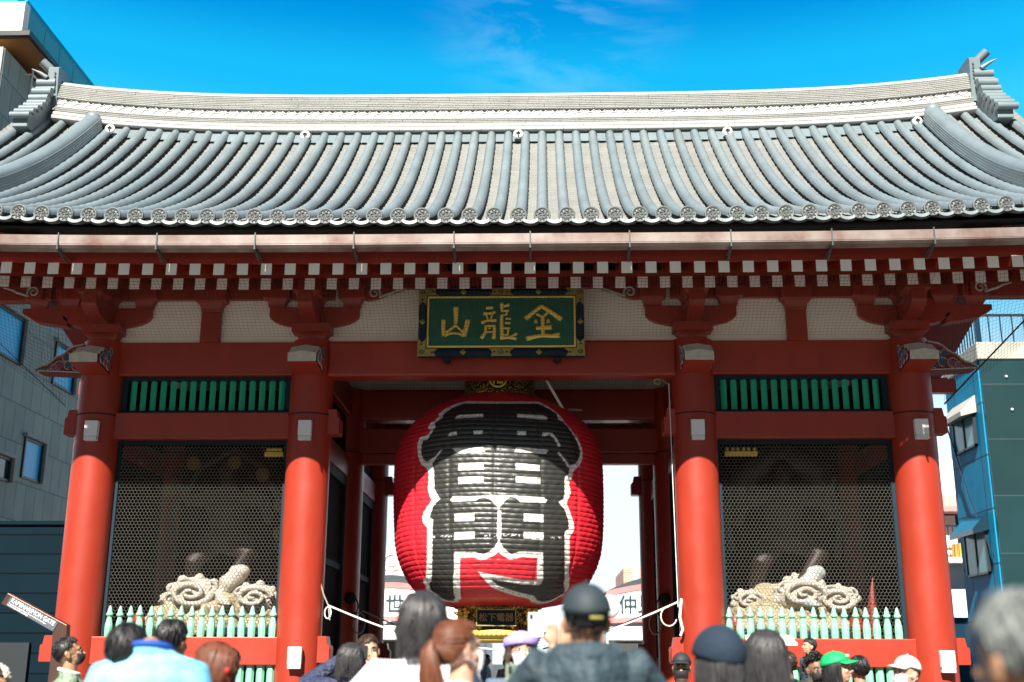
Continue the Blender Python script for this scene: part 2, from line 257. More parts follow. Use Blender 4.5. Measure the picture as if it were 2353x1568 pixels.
# tie beams between columns -- (x0,x1,y0,y1,z0,z1)
def beam(name, x0, x1, y0, y1, z0, z1, m='red', bev=.012):
    b = MB(); b.box(x0, x1, y0, y1, z0, z1); return b.build(name, M[m], gate, bevel=bev, seg=2)
for y in (0, 3.2, 6.4):
    for s in (-1, 1):
        a, b_ = sorted((s*(XI+.25), s*(XO-.25)))
        beam('head_beam', a, b_, y-.13, y+.13, 5.64, 6.15)
        if y == 0:
            beam('middle_beam', a, b_, -.12, .12, 4.69, 5.08)
    beam('head_beam', -XI+.25, XI-.25, y-.20, y+.14, 5.60, 6.148, bev=.04)
# lower rails under the pickets
for s in (-1, 1):
    a, b_ = sorted((s*(XI+.2), s*(XO-.2)))
    beam('sill_beam', a, b_, -.16, .16, 1.485, 1.866)
    beam('ground_sill', a, b_, -.14, .14, 0.05, .4)
# beam ends that pass through the columns
def stub(x, s, z0, z1, y=0, L=.46):
    b = MB(); X = lambda d: x+s*d
    pts = [(X(.28), z0), (X(L), z0), (X(L), z1-.13), (X(L-.03), z1-.12), (X(L-.05), z1), (X(.28), z1)]
    b.prism(pts, 'y', y-.13, y+.13, 0); b.prism([(X(L)+s*.004, z0+.02), (X(L)+s*.012, z0+.02), (X(L)+s*.012, z1-.15), (X(L)+s*.004, z1-.15)], 'y', y-.11, y+.11, 0)
    b.build('beam_end', M['red'], gate, bevel=.008)
for y in (0, 6.4):
    for z0, z1 in ((4.75, 5.12), (1.52, 1.88)):
        stub(-XI, 1, z0, z1, y); stub(XI, -1, z0, z1, y)
        stub(-XO, -1, z0, z1, y); stub(XO, 1, z0, z1, y)
# front-to-back side beams and passage walls
for s in (-1, 1):
    for y0, y1 in ((.28, 2.92), (3.48, 6.12)):
        for x in (XI, XO):
            b = MB(); xs = s*x
            b.box(xs-.11, xs+.11, y0, y1, 4.58, 4.95); b.box(xs-.13, xs+.13, y0, y1, 5.64, 6.14)
            b.build('side_beam', M['red'], gate, bevel=.01)
            b = MB(); b.box(xs-.11, xs+.11, y0, y1, 1.3, 1.62); b.box(xs-.13, xs+.13, y0, y1, 0.0, .3)
            b.build('side_rail', M['red'], gate, bevel=.01)
            b = MB(); b.box(xs-.03, xs+.03, y0, y1, .3, 1.3); b.box(xs-.03, xs+.03, y0, y1, 1.62, 4.58); b.box(xs-.03, xs+.03, y0, y1, 4.95, 5.64)
            b.build('wall_panel', M['dark'], gate)
            b = MB()
            for yy in (y0+.0, y1-.14): b.box(xs-.08, xs+.08, yy, yy+.14, 1.62, 4.58)
            b.box(xs-.08, xs+.08, y0+.14, y1-.14, 4.42, 4.58); b.box(xs-.06, xs+.06, y0+.14, y1-.14, 3.0, 3.1)
            b.build('panel_frame', M['navy'], gate)
            b = MB(); b.box(xs-.04, xs+.04, y0, y1, 6.14, 7.1); b.build('plaster_panel', M['plaster'], gate)
# niche back walls, ceilings
for s in (-1, 1):
    a, b_ = sorted((s*(XI+.1), s*(XO-.1)))
    b = MB(); b.box(a, b_, 3.15, 3.25, .3, 5.64); b.build('niche_wall', M['dark'], gate)
    b = MB(); b.box(a, b_, .15, 3.15, 5.2, 5.26); b.build('niche_ceiling', M['dark'], gate)
    b = MB(); b.box(a, b_, .1, 3.15, 1.2, 1.3); b.build('niche_floor', M['dark'], gate)
b = MB(); b.box(-XI, XI, 3.02, 3.30, 5.03, 5.46); b.build('transom_beam', M['red'], gate, bevel=.02)
b = MB(); b.box(-XI+.3, XI-.3, 3.08, 3.26, 4.84, 5.02); b.build('lintel', M['red'], gate, bevel=.01)
b = MB(); b.box(-XO, XO, -.0, 6.4, 7.12, 7.18); b.build('ceiling', M['dark'], gate)
b = MB(); b.box(-2.6, 2.6, .95, 1.35, 6.5, 6.8); b.build('hanging_beam', M['dark'], gate)
# plaster above the head beams
for y in (0, 3.2, 6.4):
    for a, b_ in ((-XO, -XI), (-XI, XI), (XI, XO)):
        b = MB(); b.box(a, b_, y-.02, y+.02, 6.15, 7.12); b.build('plaster_panel', M['plaster'], gate)
for s in (-1, 1):
    b = MB(); b.prism([(-.6, 7.1), (7.0, 7.1), (3.2, 11.2)], 'x', s*XO-.04, s*XO+.04); b.build('gable_wall', M['plaster'], gate)
    b = MB()
    b.box(s*XO-.1, s*XO+.1, 3.05, 3.35, 7.1, 10.6); b.box(s*XO-.1, s*XO+.1, .4, 6.0, 7.9, 8.2); b.box(s*XO-.1, s*XO+.1, -.5, 6.9, 7.0, 7.2)
    b.build('gable_frame', M['red'], gate)
# wall plate
for y, d in ((0, -1), (6.4, 1)):
    for s in (-1, 1):
        a, b_ = sorted((s*(XI-.3), s*9.0))
        b = MB(); b.box(a, b_, y-.10, y+.10, 6.83, 7.115); b.build('wall_plate', M['red'], gate, bevel=.008)
    b = MB(); b.box(-XI+.3, XI-.3, y-.10, y+.10, 6.995, 7.115); b.build('wall_plate', M['red'], gate, bevel=.008)
    b = MB()
    n = 40
    for i in range(n):
        x0 = -9.05+18.1*i/n; x1 = -9.05+18.1*(i+1)/n
        b.add([(x0, y+d*.52, 6.90+lifte(x0)), (x0, y+d*.70, 6.84+lifte(x0)), (x0, y+d*.70, 7.06+lifte(x0)), (x0, y+d*.52, 7.12+lifte(x0)),
               (x1, y+d*.52, 6.90+lifte(x1)), (x1, y+d*.70, 6.84+lifte(x1)), (x1, y+d*.70, 7.06+lifte(x1)), (x1, y+d*.52, 7.12+lifte(x1))],
              [(0, 4, 5, 1), (1, 5, 6, 2), (2, 6, 7, 3), (3, 7, 4, 0)])
    b.build('eave_purlin', M['red'], gate)
def qb(hw_top, hw_bot, z0, zm, z1, n=5):
    """half outline of a bearing block: straight upper part, concave foot"""
    L = [(hw_top, z1), (hw_top, zm)]
    for i in range(1, n+1):
        t = i/n; L.append((hw_bot+(hw_top-hw_bot)*(1-math.sin(t*math.pi/2)), zm-(zm-z0)*(1-math.cos(t*math.pi/2))))
    return L
def block(b, cx, cy, z0, zm, z1, wt, wb, m=0):
    pr = qb(wt, wb, z0, zm, z1)
    V = []
    for r, z in pr: V += [(cx-r, cy-r, z), (cx+r, cy-r, z), (cx+r, cy+r, z), (cx-r, cy+r, z)]
    F = [(3, 2, 1, 0)] if False else [(0, 1, 2, 3)]
    for i in range(len(pr)-1):
        for j in range(4):
            a = i*4+j; c = i*4+(j+1) % 4; F.append((c, a, a+4, c+4))
    k = (len(pr)-1)*4; F.append((k+3, k+2, k+1, k)); b.add(V, F, m)
def arm_outline(L, z0, z1, inner):
    """boat-shaped bracket arm"""
    pts = [(-L, z1), (-L, z0+.17)]
    for i in range(1, 9):
        t = i/8; pts.append((-L+(L-inner)*(1-math.cos(t*math.pi/2))**.9, z0+.17*(1-math.sin(t*math.pi/2))))
    return pts+[(-x, z) for x, z in pts[::-1]]
def bracket(cx, cy, d, outer=0):
    g_ = thing_part('bracket_set')
    b = MB(); block(b, cx, cy, 6.15, 6.27, 6.40, .29, .20); b.build('bearing_block', M['red'], g_)
    b = MB(); b.prism([(cx+x, z) for x, z in arm_outline(.68, 6.40, 6.70, .25)], 'y', cy-.11, cy+.11)
    b.build('bracket_arm', M['red'], g_, bevel=.006)
    for dx in (-.57, 0, .57):
        b = MB(); block(b, cx+dx, cy+d*.02, 6.70, 6.83, 6.99, .20, .125); b.build('small_block', M['red'], g_)
    # arm towards the street
    pts = arm_outline(.82, 6.40, 6.70, .25)
    b = MB(); b.prism([(cy+y_, z) for y_, z in pts], 'x', cx-.11, cx+.11)
    b.build('bracket_arm', M['red'], g_, bevel=.006)
    b = MB(); block(b, cx, cy+d*.64, 6.64, 6.74, 6.86, .19, .13)
    b.box(cx-.16, cx+.16, *sorted((cy+d*.30, cy+d*.86)), 6.86, 6.93); b.build('small_block', M['red'], g_)
    if outer:
        b = MB(); b.prism([(cx+outer*x, z) for x, z in [(.2, 6.42), (.55, 6.50), (.72, 6.62), (.78, 6.80), (.2, 6.80)]], 'y', cy-.13, cy+.13)
        block(b, cx+outer*1.05, cy, 6.70, 6.83, 6.99, .20, .125)
        b.prism([(cx+outer*x, z) for x, z in [(.6, 6.70), (1.3, 6.70), (1.3, 6.62), (1.1, 6.5), (.6, 6.42)]], 'y', cy-.11, cy+.11)
        b.build('corner_arm', M['red'], g_)
def thing_part(name):
    o = bpy.data.objects.new(name, None); COL.objects.link(o); o.parent = gate; o.empty_display_size = .1; return o
for cy, d in ((0, -1), (6.4, 1)):
    for cx in (-XO, -XI, XI, XO): bracket(cx, cy, d, (-1 if cx == -XO else 1 if cx == XO else 0))
    for cx in (-4.4, 4.4):
        b = MB(); b.box(cx-.145, cx+.145, cy-.13, cy+.13, 6.15, 6.62); block(b, cx, cy, 6.62, 6.78, 6.99, .235, .15)
        b.build('post_with_block', M['red'], gate, bevel=.006)
# carved scrolls under the eave ends of the wall plate
def spiral(c, r0, turns, ang0, s, n=26, rend=.02):
    P = []
    for i in range(n+1):
        t = i/n; a = ang0+s*t*turns*2*math.pi; r = r0*(1-t)+rend*t
        P.append((c[0]+r*math.cos(a), c[1]+r*math.sin(a)))
    return P
M['cblue'] = mat('carving_blue', (.05, .14, .26), .6); M['cpink'] = mat('carving_pink', (.36, .10, .19), .6)
M['cwhite'] = mat('carving_white', (.55, .52, .44), .7, var=.25, vs=14)
def scroll(cx, s, y=-.16):
    b = MB()
    pts = [(0, 6.995), (.62, 6.995), (.50, 6.95), (.42, 6.92), (.34, 6.90), (.26, 6.86), (.16, 6.82), (.05, 6.80), (0, 6.80)]
    b.prism([(cx+s*x, z) for x, z in pts], 'y', y+.01, y+.10, 0)
    P = spiral((cx+s*.13, 6.905), .095, 1.4, -.5 if s > 0 else math.pi+.5, s)
    b.tube([(x, y, z) for x, z in P], [.022-.012*i/26 for i in range(27)], 6, 1)
    b.tube([(cx+s*x, y, z) for x, z in [(.2, 6.84), (.3, 6.875), (.38, 6.90), (.46, 6.94), (.6, 6.975)]], [.02, .022, .024, .02, .012], 6, 1)
    b.build('carved_scroll', [M['red'], M['cwhite']], gate)
scroll(-XI+.78, 1); scroll(XI-.78, -1); scroll(-XO-.95, -1, -.3); scroll(XO+.95, 1, -.3)
# carved cloud noses
def nose(cx):
    b = MB(); X = (cx-.205, cx, cx+.205)
    P = [(-.30, 5.61), (-.80, 5.68), (-.82, 5.80), (-.72, 5.815), (-.70, 5.87), (-.60, 5.885), (-.575, 5.95), (-.46, 5.965), (-.30, 6.0)]
    n = len(P); V = []
    for i, x in enumerate(X):
        for y, z in P: V.append((x, y, z+(.035 if i == 1 and z > 5.75 else 0)))
    F = []; mats = []
    for i in range(2):
        for j in range(n-1):
            F.append((i*n+j, (i+1)*n+j, (i+1)*n+j+1, i*n+j+1)); mats.append(0 if j == 0 else 1)
    o = len(b.v); b.v += V; b.f += F; b.m += mats; b.sm += [False]*len(F)
    b.add([(X[0], y, z) for y, z in P], [tuple(range(n))], 2); b.add([(X[2], y, z) for y, z in P], [tuple(range(n))[::-1]], 2)
    o = b.build('carved_nose', [M['red'], M['cwhite'], M['redd']], gate)
    for s in (-1, 1):
        c = MB(); x = cx+s*.215
        for (cy_, cz, r, k) in ((-.66, 5.76, .055, 1), (-.53, 5.75, .05, 3), (-.42, 5.86, .06, 1), (-.52, 5.88, .05, 1), (-.40, 5.72, .05, 3), (-.60, 5.82, .04, 3), (-.35, 5.95, .04, 1)):
            P2 = spiral((cy_, cz), r, 1.5, random.random()*6, random.choice((-1, 1)), 18, .008)
            c.tube([(x, p[0], p[1]) for p in P2], .014, 5, {1: 0, 3: 1}[k])
            P2 = spiral((cy_, cz), r+.018, .8, random.random()*6, 1, 10, r+.012)
            c.tube([(x, p[0], p[1]) for p in P2], .008, 4, 2)
        c.build('cloud_relief', [M['cblue'], M['cpink'], M['cwhite']], o)
    return o
for cx in (-XO, -XI, XI, XO): nose(cx)
for s in (-1, 1):
    X = lambda d: s*(XO+d)
    out = [(.28, 5.66), (.96, 5.70), (.985, 5.74), (.88, 5.79), (.80, 5.81), (.74, 5.86), (.69, 5.92), (.62, 5.95), (.56, 5.99), (.5, 6.05), (.42, 6.09), (.28, 6.12)]
    b = MB(); b.prism([(X(x), z) for x, z in out], 'y', -.15, .15, 0)
    b.tube([(X(x), -.155, z) for x, z in out[2:]], .014, 5, 1); b.tube([(X(x), -.155, z-.035) for x, z in out[3:]], .012, 5, 2)
    b.tube([(X(.28), -.158, 5.685), (X(.95), -.158, 5.715)], .012, 5, 1)
    o = b.build('carved_nose', [M['redd'], M['cwhite'], M['red']], gate)
    c = MB()
    for (dx, dz, r, k) in ((.62, 5.79, .055, 1), (.48, 5.80, .05, 0), (.40, 5.90, .06, 0), (.52, 5.92, .05, 0), (.36, 5.78, .05, 0), (.70, 5.76, .03, 1)):
        P2 = spiral((X(dx), dz), r, 1.5, random.random()*6, s, 18, .006); c.tube([(p[0], -.157, p[1]) for p in P2], .013, 5, k)
        P2 = spiral((X(dx), dz), r+.02, .7, .5, 1, 10, r+.016); c.tube([(p[0], -.157, p[1]) for p in P2], .008, 4, 2)
    for k in range(3):
        c.tube([(X(.66+.08*i), -.157, 5.80-.02*i-.02*k+.008*math.sin(i*2.5)) for i in range(5)], .007, 4, (0, 1, 2)[k])
    c.build('cloud_relief', [M['cblue'], M['cpink'], M['cwhite']], o)
# transom windows with green slats
for s in (-1, 1):
    a, b_ = sorted((s*3.12, s*5.70))
    wv = bpy.data.objects.new('transom_window', None); COL.objects.link(wv); wv.parent = gate
    b = MB()
    b.box(a, b_, -.02, .10, 5.08, 5.13); b.box(a, b_, -.02, .10, 5.585, 5.64)
    b.box(a, a+.10, -.02, .10, 5.13, 5.585); b.box(b_-.10, b_, -.02, .10, 5.13, 5.585); b.build('window_frame', M['navy'], wv, bevel=.006)
    for i in range(16):
        x = a+.17+(b_-a-.34)*i/15
        c = MB(); c.add([(x-.045, .05, 5.13), (x, .0, 5.13), (x+.045, .05, 5.13), (x, .09, 5.13), (x-.045, .05, 5.585), (x, .0, 5.585), (x+.045, .05, 5.585), (x, .09, 5.585)],
                        [(0, 1, 5, 4), (1, 2, 6, 5), (2, 3, 7, 6), (3, 0, 4, 7)])
        c.box(x-.045, x+.045, .0, .05, 5.13, 5.58) if False else None
        c.build('slat', M['green'], wv)
# ------------------------------------------------------------------ eaves
RS = .3165
RXS = [.453+RS*j for j in range(-29, 27)]
def zf(y, k):      # bottoms: flying rafters / base rafters
    return 6.45+(y+2.36)*.38 if k == 0 else 6.66+(y+1.1)*.36
def rafter(x, k):
    b = MB(); y0, y1 = ((-2.36, -.55), (-1.10, 1.4))[k]; h = (.148, .165)[k]; w = .068
    l = lifte(x)
    V = []
    for y in (y0, y1):
        z = zf(y, k)+l; V += [(x-w, y, z), (x+w, y, z), (x+w, y, z+h), (x-w, y, z+h)]
    b.add(V, [(0, 4, 7, 3), (1, 2, 6, 5), (0, 1, 5, 4), (3, 7, 6, 2), (4, 5, 6, 7)], 0)
    e = .012
    b.add([(x-w-.003, y0-e, zf(y0, k)+l-.003), (x+w+.003, y0-e, zf(y0, k)+l-.003), (x+w+.003, y0-e, zf(y0, k)+l+h+.003), (x-w-.003, y0-e, zf(y0, k)+l+h+.003),
           (x-w-.003, y0, zf(y0, k)+l-.003), (x+w+.003, y0, zf(y0, k)+l-.003), (x+w+.003, y0, zf(y0, k)+l+h+.003), (x-w-.003, y0, zf(y0, k)+l+h+.003)],
          [(0, 1, 2, 3), (0, 4, 5, 1), (1, 5, 6, 2), (2, 6, 7, 3), (3, 7, 4, 0)], 1)
    b.build(('flying_rafter', 'base_rafter')[k], [M['red'], M['white']], gate)
for x in RXS:
    if -9.0 < x < 9.0: rafter(x, 0)
for x in RXS:
    if abs(x) < 9.0: rafter(x, 1)
def xstrip(name, sec, m, lf=lifte, x0=-9.1, x1=9.1, n=48, parent=None, caps=True):
    """cross-section in (y,z) carried along X with the eave's lift"""
    b = MB(); k = len(sec); V = []
    for i in range(n+1):
        x = x0+(x1-x0)*i/n
        V += [(x, y, z+lf(x)) for y, z in sec]
    F = []
    for i in range(n):
        for j in range(k):
            q = (j+1) % k; F.append((i*k+j, i*k+q, (i+1)*k+q, (i+1)*k+j))
    b.add(V, F); b.add(V[:k], [tuple(range(k))[::-1]]); b.add(V[-k:], [tuple(range(k))])
    return b.build(name, m, parent or gate)
xstrip('rafter_tie', [(-1.17, 6.80), (-1.17, 6.895), (-1.06, 6.895), (-1.06, 6.84)], M['red'])
xstrip('eave_fascia', [(-2.34, 6.61), (-2.34, 6.84), (-2.24, 6.86), (-2.24, 6.63)], M['red'])
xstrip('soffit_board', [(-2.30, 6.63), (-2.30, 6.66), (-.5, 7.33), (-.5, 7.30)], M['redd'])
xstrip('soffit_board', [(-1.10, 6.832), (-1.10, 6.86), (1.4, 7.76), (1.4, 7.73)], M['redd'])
xstrip('tile_batten', [(-2.68, 6.96), (-2.68, 7.0), (-2.2, 7.16), (-2.2, 6.86), (-2.34, 6.85)], M['black'])
# gutter: copper trough in lengths
gut = bpy.data.objects.new('gutter', None); COL.objects.link(gut); gut.parent = gate
gx = [-9.0, -6.95, -5.66, -4.37, -3.09, -1.81, -.52, .46, 1.73, 3.02, 4.30, 5.59, 6.9, 9.0]
for a, b_ in zip(gx[:-1], gx[1:]):
    xstrip('gutter_trough', [(-2.80, 6.842), (-2.79, 6.725), (-2.755, 6.680), (-2.63, 6.665), (-2.61, 6.84), (-2.62, 6.84), (-2.64, 6.685), (-2.765, 6.69), (-2.785, 6.71), (-2.79, 6.84)], M['copper'],
           lambda x: 2e-5*x**4, a, b_-.004, 4, gut)
for x in gx[1:-1]:
    b = MB(); z = 2e-5*x**4
    b.box(x-.008, x+.008, -2.812, -2.803, 6.66+z, 6.87+z); b.box(x-.012, x+.012, -2.81, -2.34, 6.645+z, 6.662+z)
    b.add([(x-.012, -2.5, 6.55+z), (x+.012, -2.5, 6.55+z), (x+.012, -2.80, 6.66+z), (x-.012, -2.80, 6.66+z)], [(0, 1, 2, 3)])
    b.build('gutter_bracket', M['copperd'], gut)
# ------------------------------------------------------------------ roof
YE, YR = -2.76, 2.93
SAG = .56
def zr(x, y):
    yy = y if y <= 3.2 else 6.4-y
    t = (yy-YE)/(YR-YE)
    return 7.11+3.92*(SAG*t+(1-SAG)*t*t)+lift(x)
roof = bpy.data.objects.new('roof', None); COL.objects.link(roof); roof.parent = gate
TW = .3117
def xi(i): return -.005+TW*i
NS = 52
def ysamp(n, y0=YE, y1=YR+.1): return [y0+(y1-y0)*i/n for i in range(n+1)]
def capdisc(b, x, y, z, r=.110):
    """round end tile with rim, bead ring and manji in relief"""
    f = lambda q: Vector((x+q[0], y-q[2], z+q[1]))
    b.lathe([(r*.86, -.02), (r, 0), (r, .028), (r*.86, .034), (r*.80, .018), (r*.52, .018), (r*.5, .026), (r*.45, .026), (r*.43, .014), (.001, .014)], 22, m=2, tf=lambda q: f(q), smooth=True, cap=False)
    for k in range(10):
        a = 2*math.pi*k/10; b.ball(f((r*.67*math.cos(a), r*.67*math.sin(a), .02)), .011, 6, 1)
    w = r*.06; q = r*.30
    for (x0, x1, y0, y1) in ((-w, w, -q, q), (-q, -w, -w, w), (w, q, -w, w), (-q-w, -w-.0, q-w, q+w), (w, q+w, -q-w, -q+w), (-q-w, -q+w, -q-.0, -w*.2), (q-w, q+w, w*.2, q)):
        b.add([f((xx, yy, zz)) for zz in (.015, .024) for xx, yy in ((x0, y0), (x1, y0), (x1, y1), (x0, y1))], [(4, 5, 6, 7), (0, 1, 5, 4), (1, 2, 6, 5), (2, 3, 7, 6), (3, 0, 4, 7)], 1)
def tile_row(x):
    x += random.uniform(-.006, .006)
    b = MB(); ys = ysamp(NS); V = []; n = 9; r = .082
    for i, y in enumerate(ys):
        ph = i % 2
        rr = r*(1.03 if ph else .93)*random.uniform(.985, 1.015)
        dz = zr(x, y+.01)-zr(x, y-.01); sl = dz/.02; nrm = Vector((0, -sl, 1)).normalized()
        c = Vector((x, y, zr(x, y)-.03))
        for j in range(n):
            a = math.pi*(j/(n-1)); V.append(c+Vector((math.cos(a)*rr, 0, 0))+nrm*(math.sin(a)*rr*1.15))
    F = [(i*n+j, i*n+j+1, (i+1)*n+j+1, (i+1)*n+j) for i in range(len(ys)-1) for j in range(n-1)]
    b.add(V, F, 0, True)
    capdisc(b, x, YE-.01, zr(x, YE)-.012)
    b.build('round_tile_row', [random.choice(TILES), M['tiled'], M['tilecap']], roof)
def pan_row(x):
    """overlapping concave pan tiles between two round rows"""
    b = MB(); N_ = 46; w = TW/2; yy = ysamp(N_)
    for i in range(N_):
        y0, y1 = yy[i], yy[i+1]+.02
        V = []
        for y, dz in ((y0, .022), (y1, .0)):
            for j in range(5):
                u = -1+j*.5; V.append((x+u*w, y, zr(x, y)-.135+dz+.05*u*u))
        for j in range(5):
            u = -1+j*.5; V.append((x+u*w, y0, zr(x, y0)-.150+.05*u*u))
        b.add(V, [(j, j+1, j+6, j+5) for j in range(4)]+[(10+j, 11+j, j+1, j) for j in range(4)], 0)
    # eave lip tile with a shallow decorated face
    V = []; z0 = zr(x, YE)
    for dy, dz in ((-.06, -.055), (-.065, -.10), (0.0, -.10)):
        for j in range(7):
            u = -1+j/3; V.append((x+u*w*.60, YE+dy, z0+dz-.03+.03*u*u-.012))
    b.add(V, [(7*k+j+1, 7*k+j, 7*k+j+7, 7*k+j+8) for k in range(2) for j in range(6)], 1)
    V = []
    for y, dz in ((YE-.06, -.055), (YE+.15, -.05)):
        for j in range(7):
            u = -1+j/3; V.append((x+u*w*.60, y, z0+dz-.03+.03*u*u-.012))
    b.add(V, [(j, j+1, j+8, j+7) for j in range(6)], 1)
    b.build('pan_tile_row', [M['tile2'], M['tile']], roof)
IK = 24.6*TW
rows = list(range(-24, 25))+[-29, -28, -27, -26, 26, 27, 28, 29]
for i in rows: tile_row(xi(i))
for i in range(-30, 30):
    if i in (-25, 24): continue
    pan_row(xi(i)+TW/2)
# sheathing under the tiles, both slopes
b = MB(); n = 40
V = []; ys = ysamp(24, YE+.05, 9.1)
for i in range(n+1):
    x = -9.1+18.2*i/n
    V += [(x, y, zr(x, y)-.17) for y in ys]
k = len(ys)
b.add(V, [((i+1)*k+j, i*k+j, i*k+j+1, (i+1)*k+j+1)[::-1] for i in range(n) for j in range(k-1)], 0, True)
b.build('roof_sheathing', M['black'], roof)
b = MB(); V = []; ys = ysamp(30, 3.2, 9.15)
for i in range(n*3+1):
    x = -9.1+18.2*i/(n*3); V += [(x, y, zr(x, y)-.05+.04*math.cos(2*math.pi*x/TW)) for y in ys]
k = len(ys)
b.add(V, [((i+1)*k+j, i*k+j, i*k+j+1, (i+1)*k+j+1) for i in range(n*3) for j in range(k-1)], 0, True)
b.build('rear_slope_tiles', M['tile'], roof)
# rear eave soffit, verge boards
xstrip('soffit_board', [(9.0, 6.75), (9.0, 6.80), (4.5, 8.2), (4.5, 8.1)], M['redd'])
for s in (-1, 1):
    b = MB(); V = []
    ys = [YE+.1+(9.1-YE-.1)*i/30 for i in range(31)]
    for y in ys:
        z = zr(9.0, y)
        V += [(s*9.02, y, z-.55), (s*9.02, y, z-.18), (s*9.12, y, z-.18), (s*9.12, y, z-.55)]
    F = [(i*4+j, i*4+(j+1) % 4, i*4+4+(j+1) % 4, i*4+4+j) for i in range(30) for j in range(4)]
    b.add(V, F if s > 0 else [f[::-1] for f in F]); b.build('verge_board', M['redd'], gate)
    b = MB()
    for y in (0, 1.6, 3.2, 4.8, 6.4): b.box(*sorted((s*5.9, s*9.02)), y-.12, y+.12, zr(6, y)-.62, zr(6, y)-.40)
    b.build('purlin_ends', M['red'], gate)
    # verge soffit
    b = MB(); V = []
    for y in ys: V += [(s*6.0, y, zr(6.5, y)-.36), (s*9.05, y, zr(8.8, y)-.30)]
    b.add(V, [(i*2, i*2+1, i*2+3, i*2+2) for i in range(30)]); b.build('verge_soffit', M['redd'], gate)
# main ridge: stacked courses
def zrid(x): return lift(x)
ridge = bpy.data.objects.new('main_ridge', None); COL.objects.link(ridge); ridge.parent = gate
XR = 8.62
def course(y, z0, z1, m, name, r=.0, seg=.62, x0=-XR, x1=XR, jig=0):
    b = MB(); n = int((x1-x0)/seg); h = z1-z0
    for i in range(n):
        a = x0+(x1-x0)*i/n; c = x0+(x1-x0)*(i+1)/n-.006
        V = []
        yo = y+random.uniform(-1, 1)*jig
        prof = [(y+.3, z0), (yo+.012, z0), (yo-.012, z0+h*.18), (yo-.018, z0+h*.5), (yo-.008, z1-h*.12), (yo+.02, z1), (y+.3, z1)]
        for x in (a, c): V += [(x, p[0], p[1]+zrid(x)) for p in prof]
        k = len(prof)
        b.add(V, [(j, k+j, k+j+1, j+1)[::-1] for j in range(k-1)]+[tuple(range(k)), tuple(range(k, 2*k))[::-1]], 0)
    return b.build(name, m, ridge)
zb = 11.04
course(2.80, zb-.02, zb+.065, M['tile3'], 'ridge_course', seg=.5)
course(2.84, zb+.075, zb+.15, M['tile3'], 'ridge_course', seg=.55)
z = zb+.158
for k in range(4):
    course(2.90+.006*k, z, z+.026, M['tile3'], 'ridge_course', seg=.6+.03*k, jig=.004); z += .037
zw = z
b = MB(); n = 60; V = []
for i in range(n+1):
    x = -XR+2*XR*i/n; V += [(x, 2.965, zw+zrid(x)), (x, 2.975, zw+.165+zrid(x))]
b.add(V, [(2*i, 2*i+2, 2*i+3, 2*i+1) for i in range(n)])
b.build('wave_band', M['tile3'], ridge)
b = MB(); rr = .104; n = int(2*XR/(2*rr*1.06))
for row in range(2):
    for i in range(n-row):
        cx = -XR+rr*1.06+(i+.5*row)*2*rr*1.06; cz = zw+(.060 if row == 0 else -.002)+zrid(cx)
        P = [(cx+rr*math.cos(a), 2.955-.016*row, cz+rr*math.sin(a)) for a in [math.pi*j/10 for j in range(11)]]
        b.tube(P, .012, 5)
        b.add([(cx+rr*math.cos(a), 2.957-.016*row, cz+rr*math.sin(a)) for a in [math.pi*j/10 for j in range(11)]], [tuple(range(11))[::-1]])
b.build('wave_relief', M['tile3'], ridge)
z = zw+.172
for k in range(8):
    course(2.93+.010*k, z, z+.029, M['tile3'], 'ridge_course', seg=.62+.02*k, jig=.004); z += .0415
b = MB(); n = 44
for i in range(n):
    a = -XR+2*XR*i/n; c = -XR+2*XR*(i+1)/n-.004
    V = []
    for x in (a, c): V += [(x, 3.2+.17*math.cos(t)*(1.0), z+.0+.10*math.sin(t)+zrid(x)) for t in [math.pi*j/8 for j in range(9)]]
    b.add(V, [(j, j+1, 10+j, 9+j)[::-1] for j in range(8)], 0, True)
b.build('ridge_cap', M['tile3'], ridge)
ZT = z+.10
b = MB(); V = []
for x in [-XR+2*XR*i/40 for i in range(41)]:
    V += [(x, 3.06, zb+zrid(x)-.1), (x, 3.09, z+zrid(x)), (x, 3.38, z+zrid(x)), (x, 3.5, zb-.1+zrid(x))]
b.add(V, [(4*i+j, 4*i+4+j, 4*i+5+j, 4*i+1+j) for i in range(40) for j in range(3)]); b.build('ridge_core', M['tiled'], ridge)
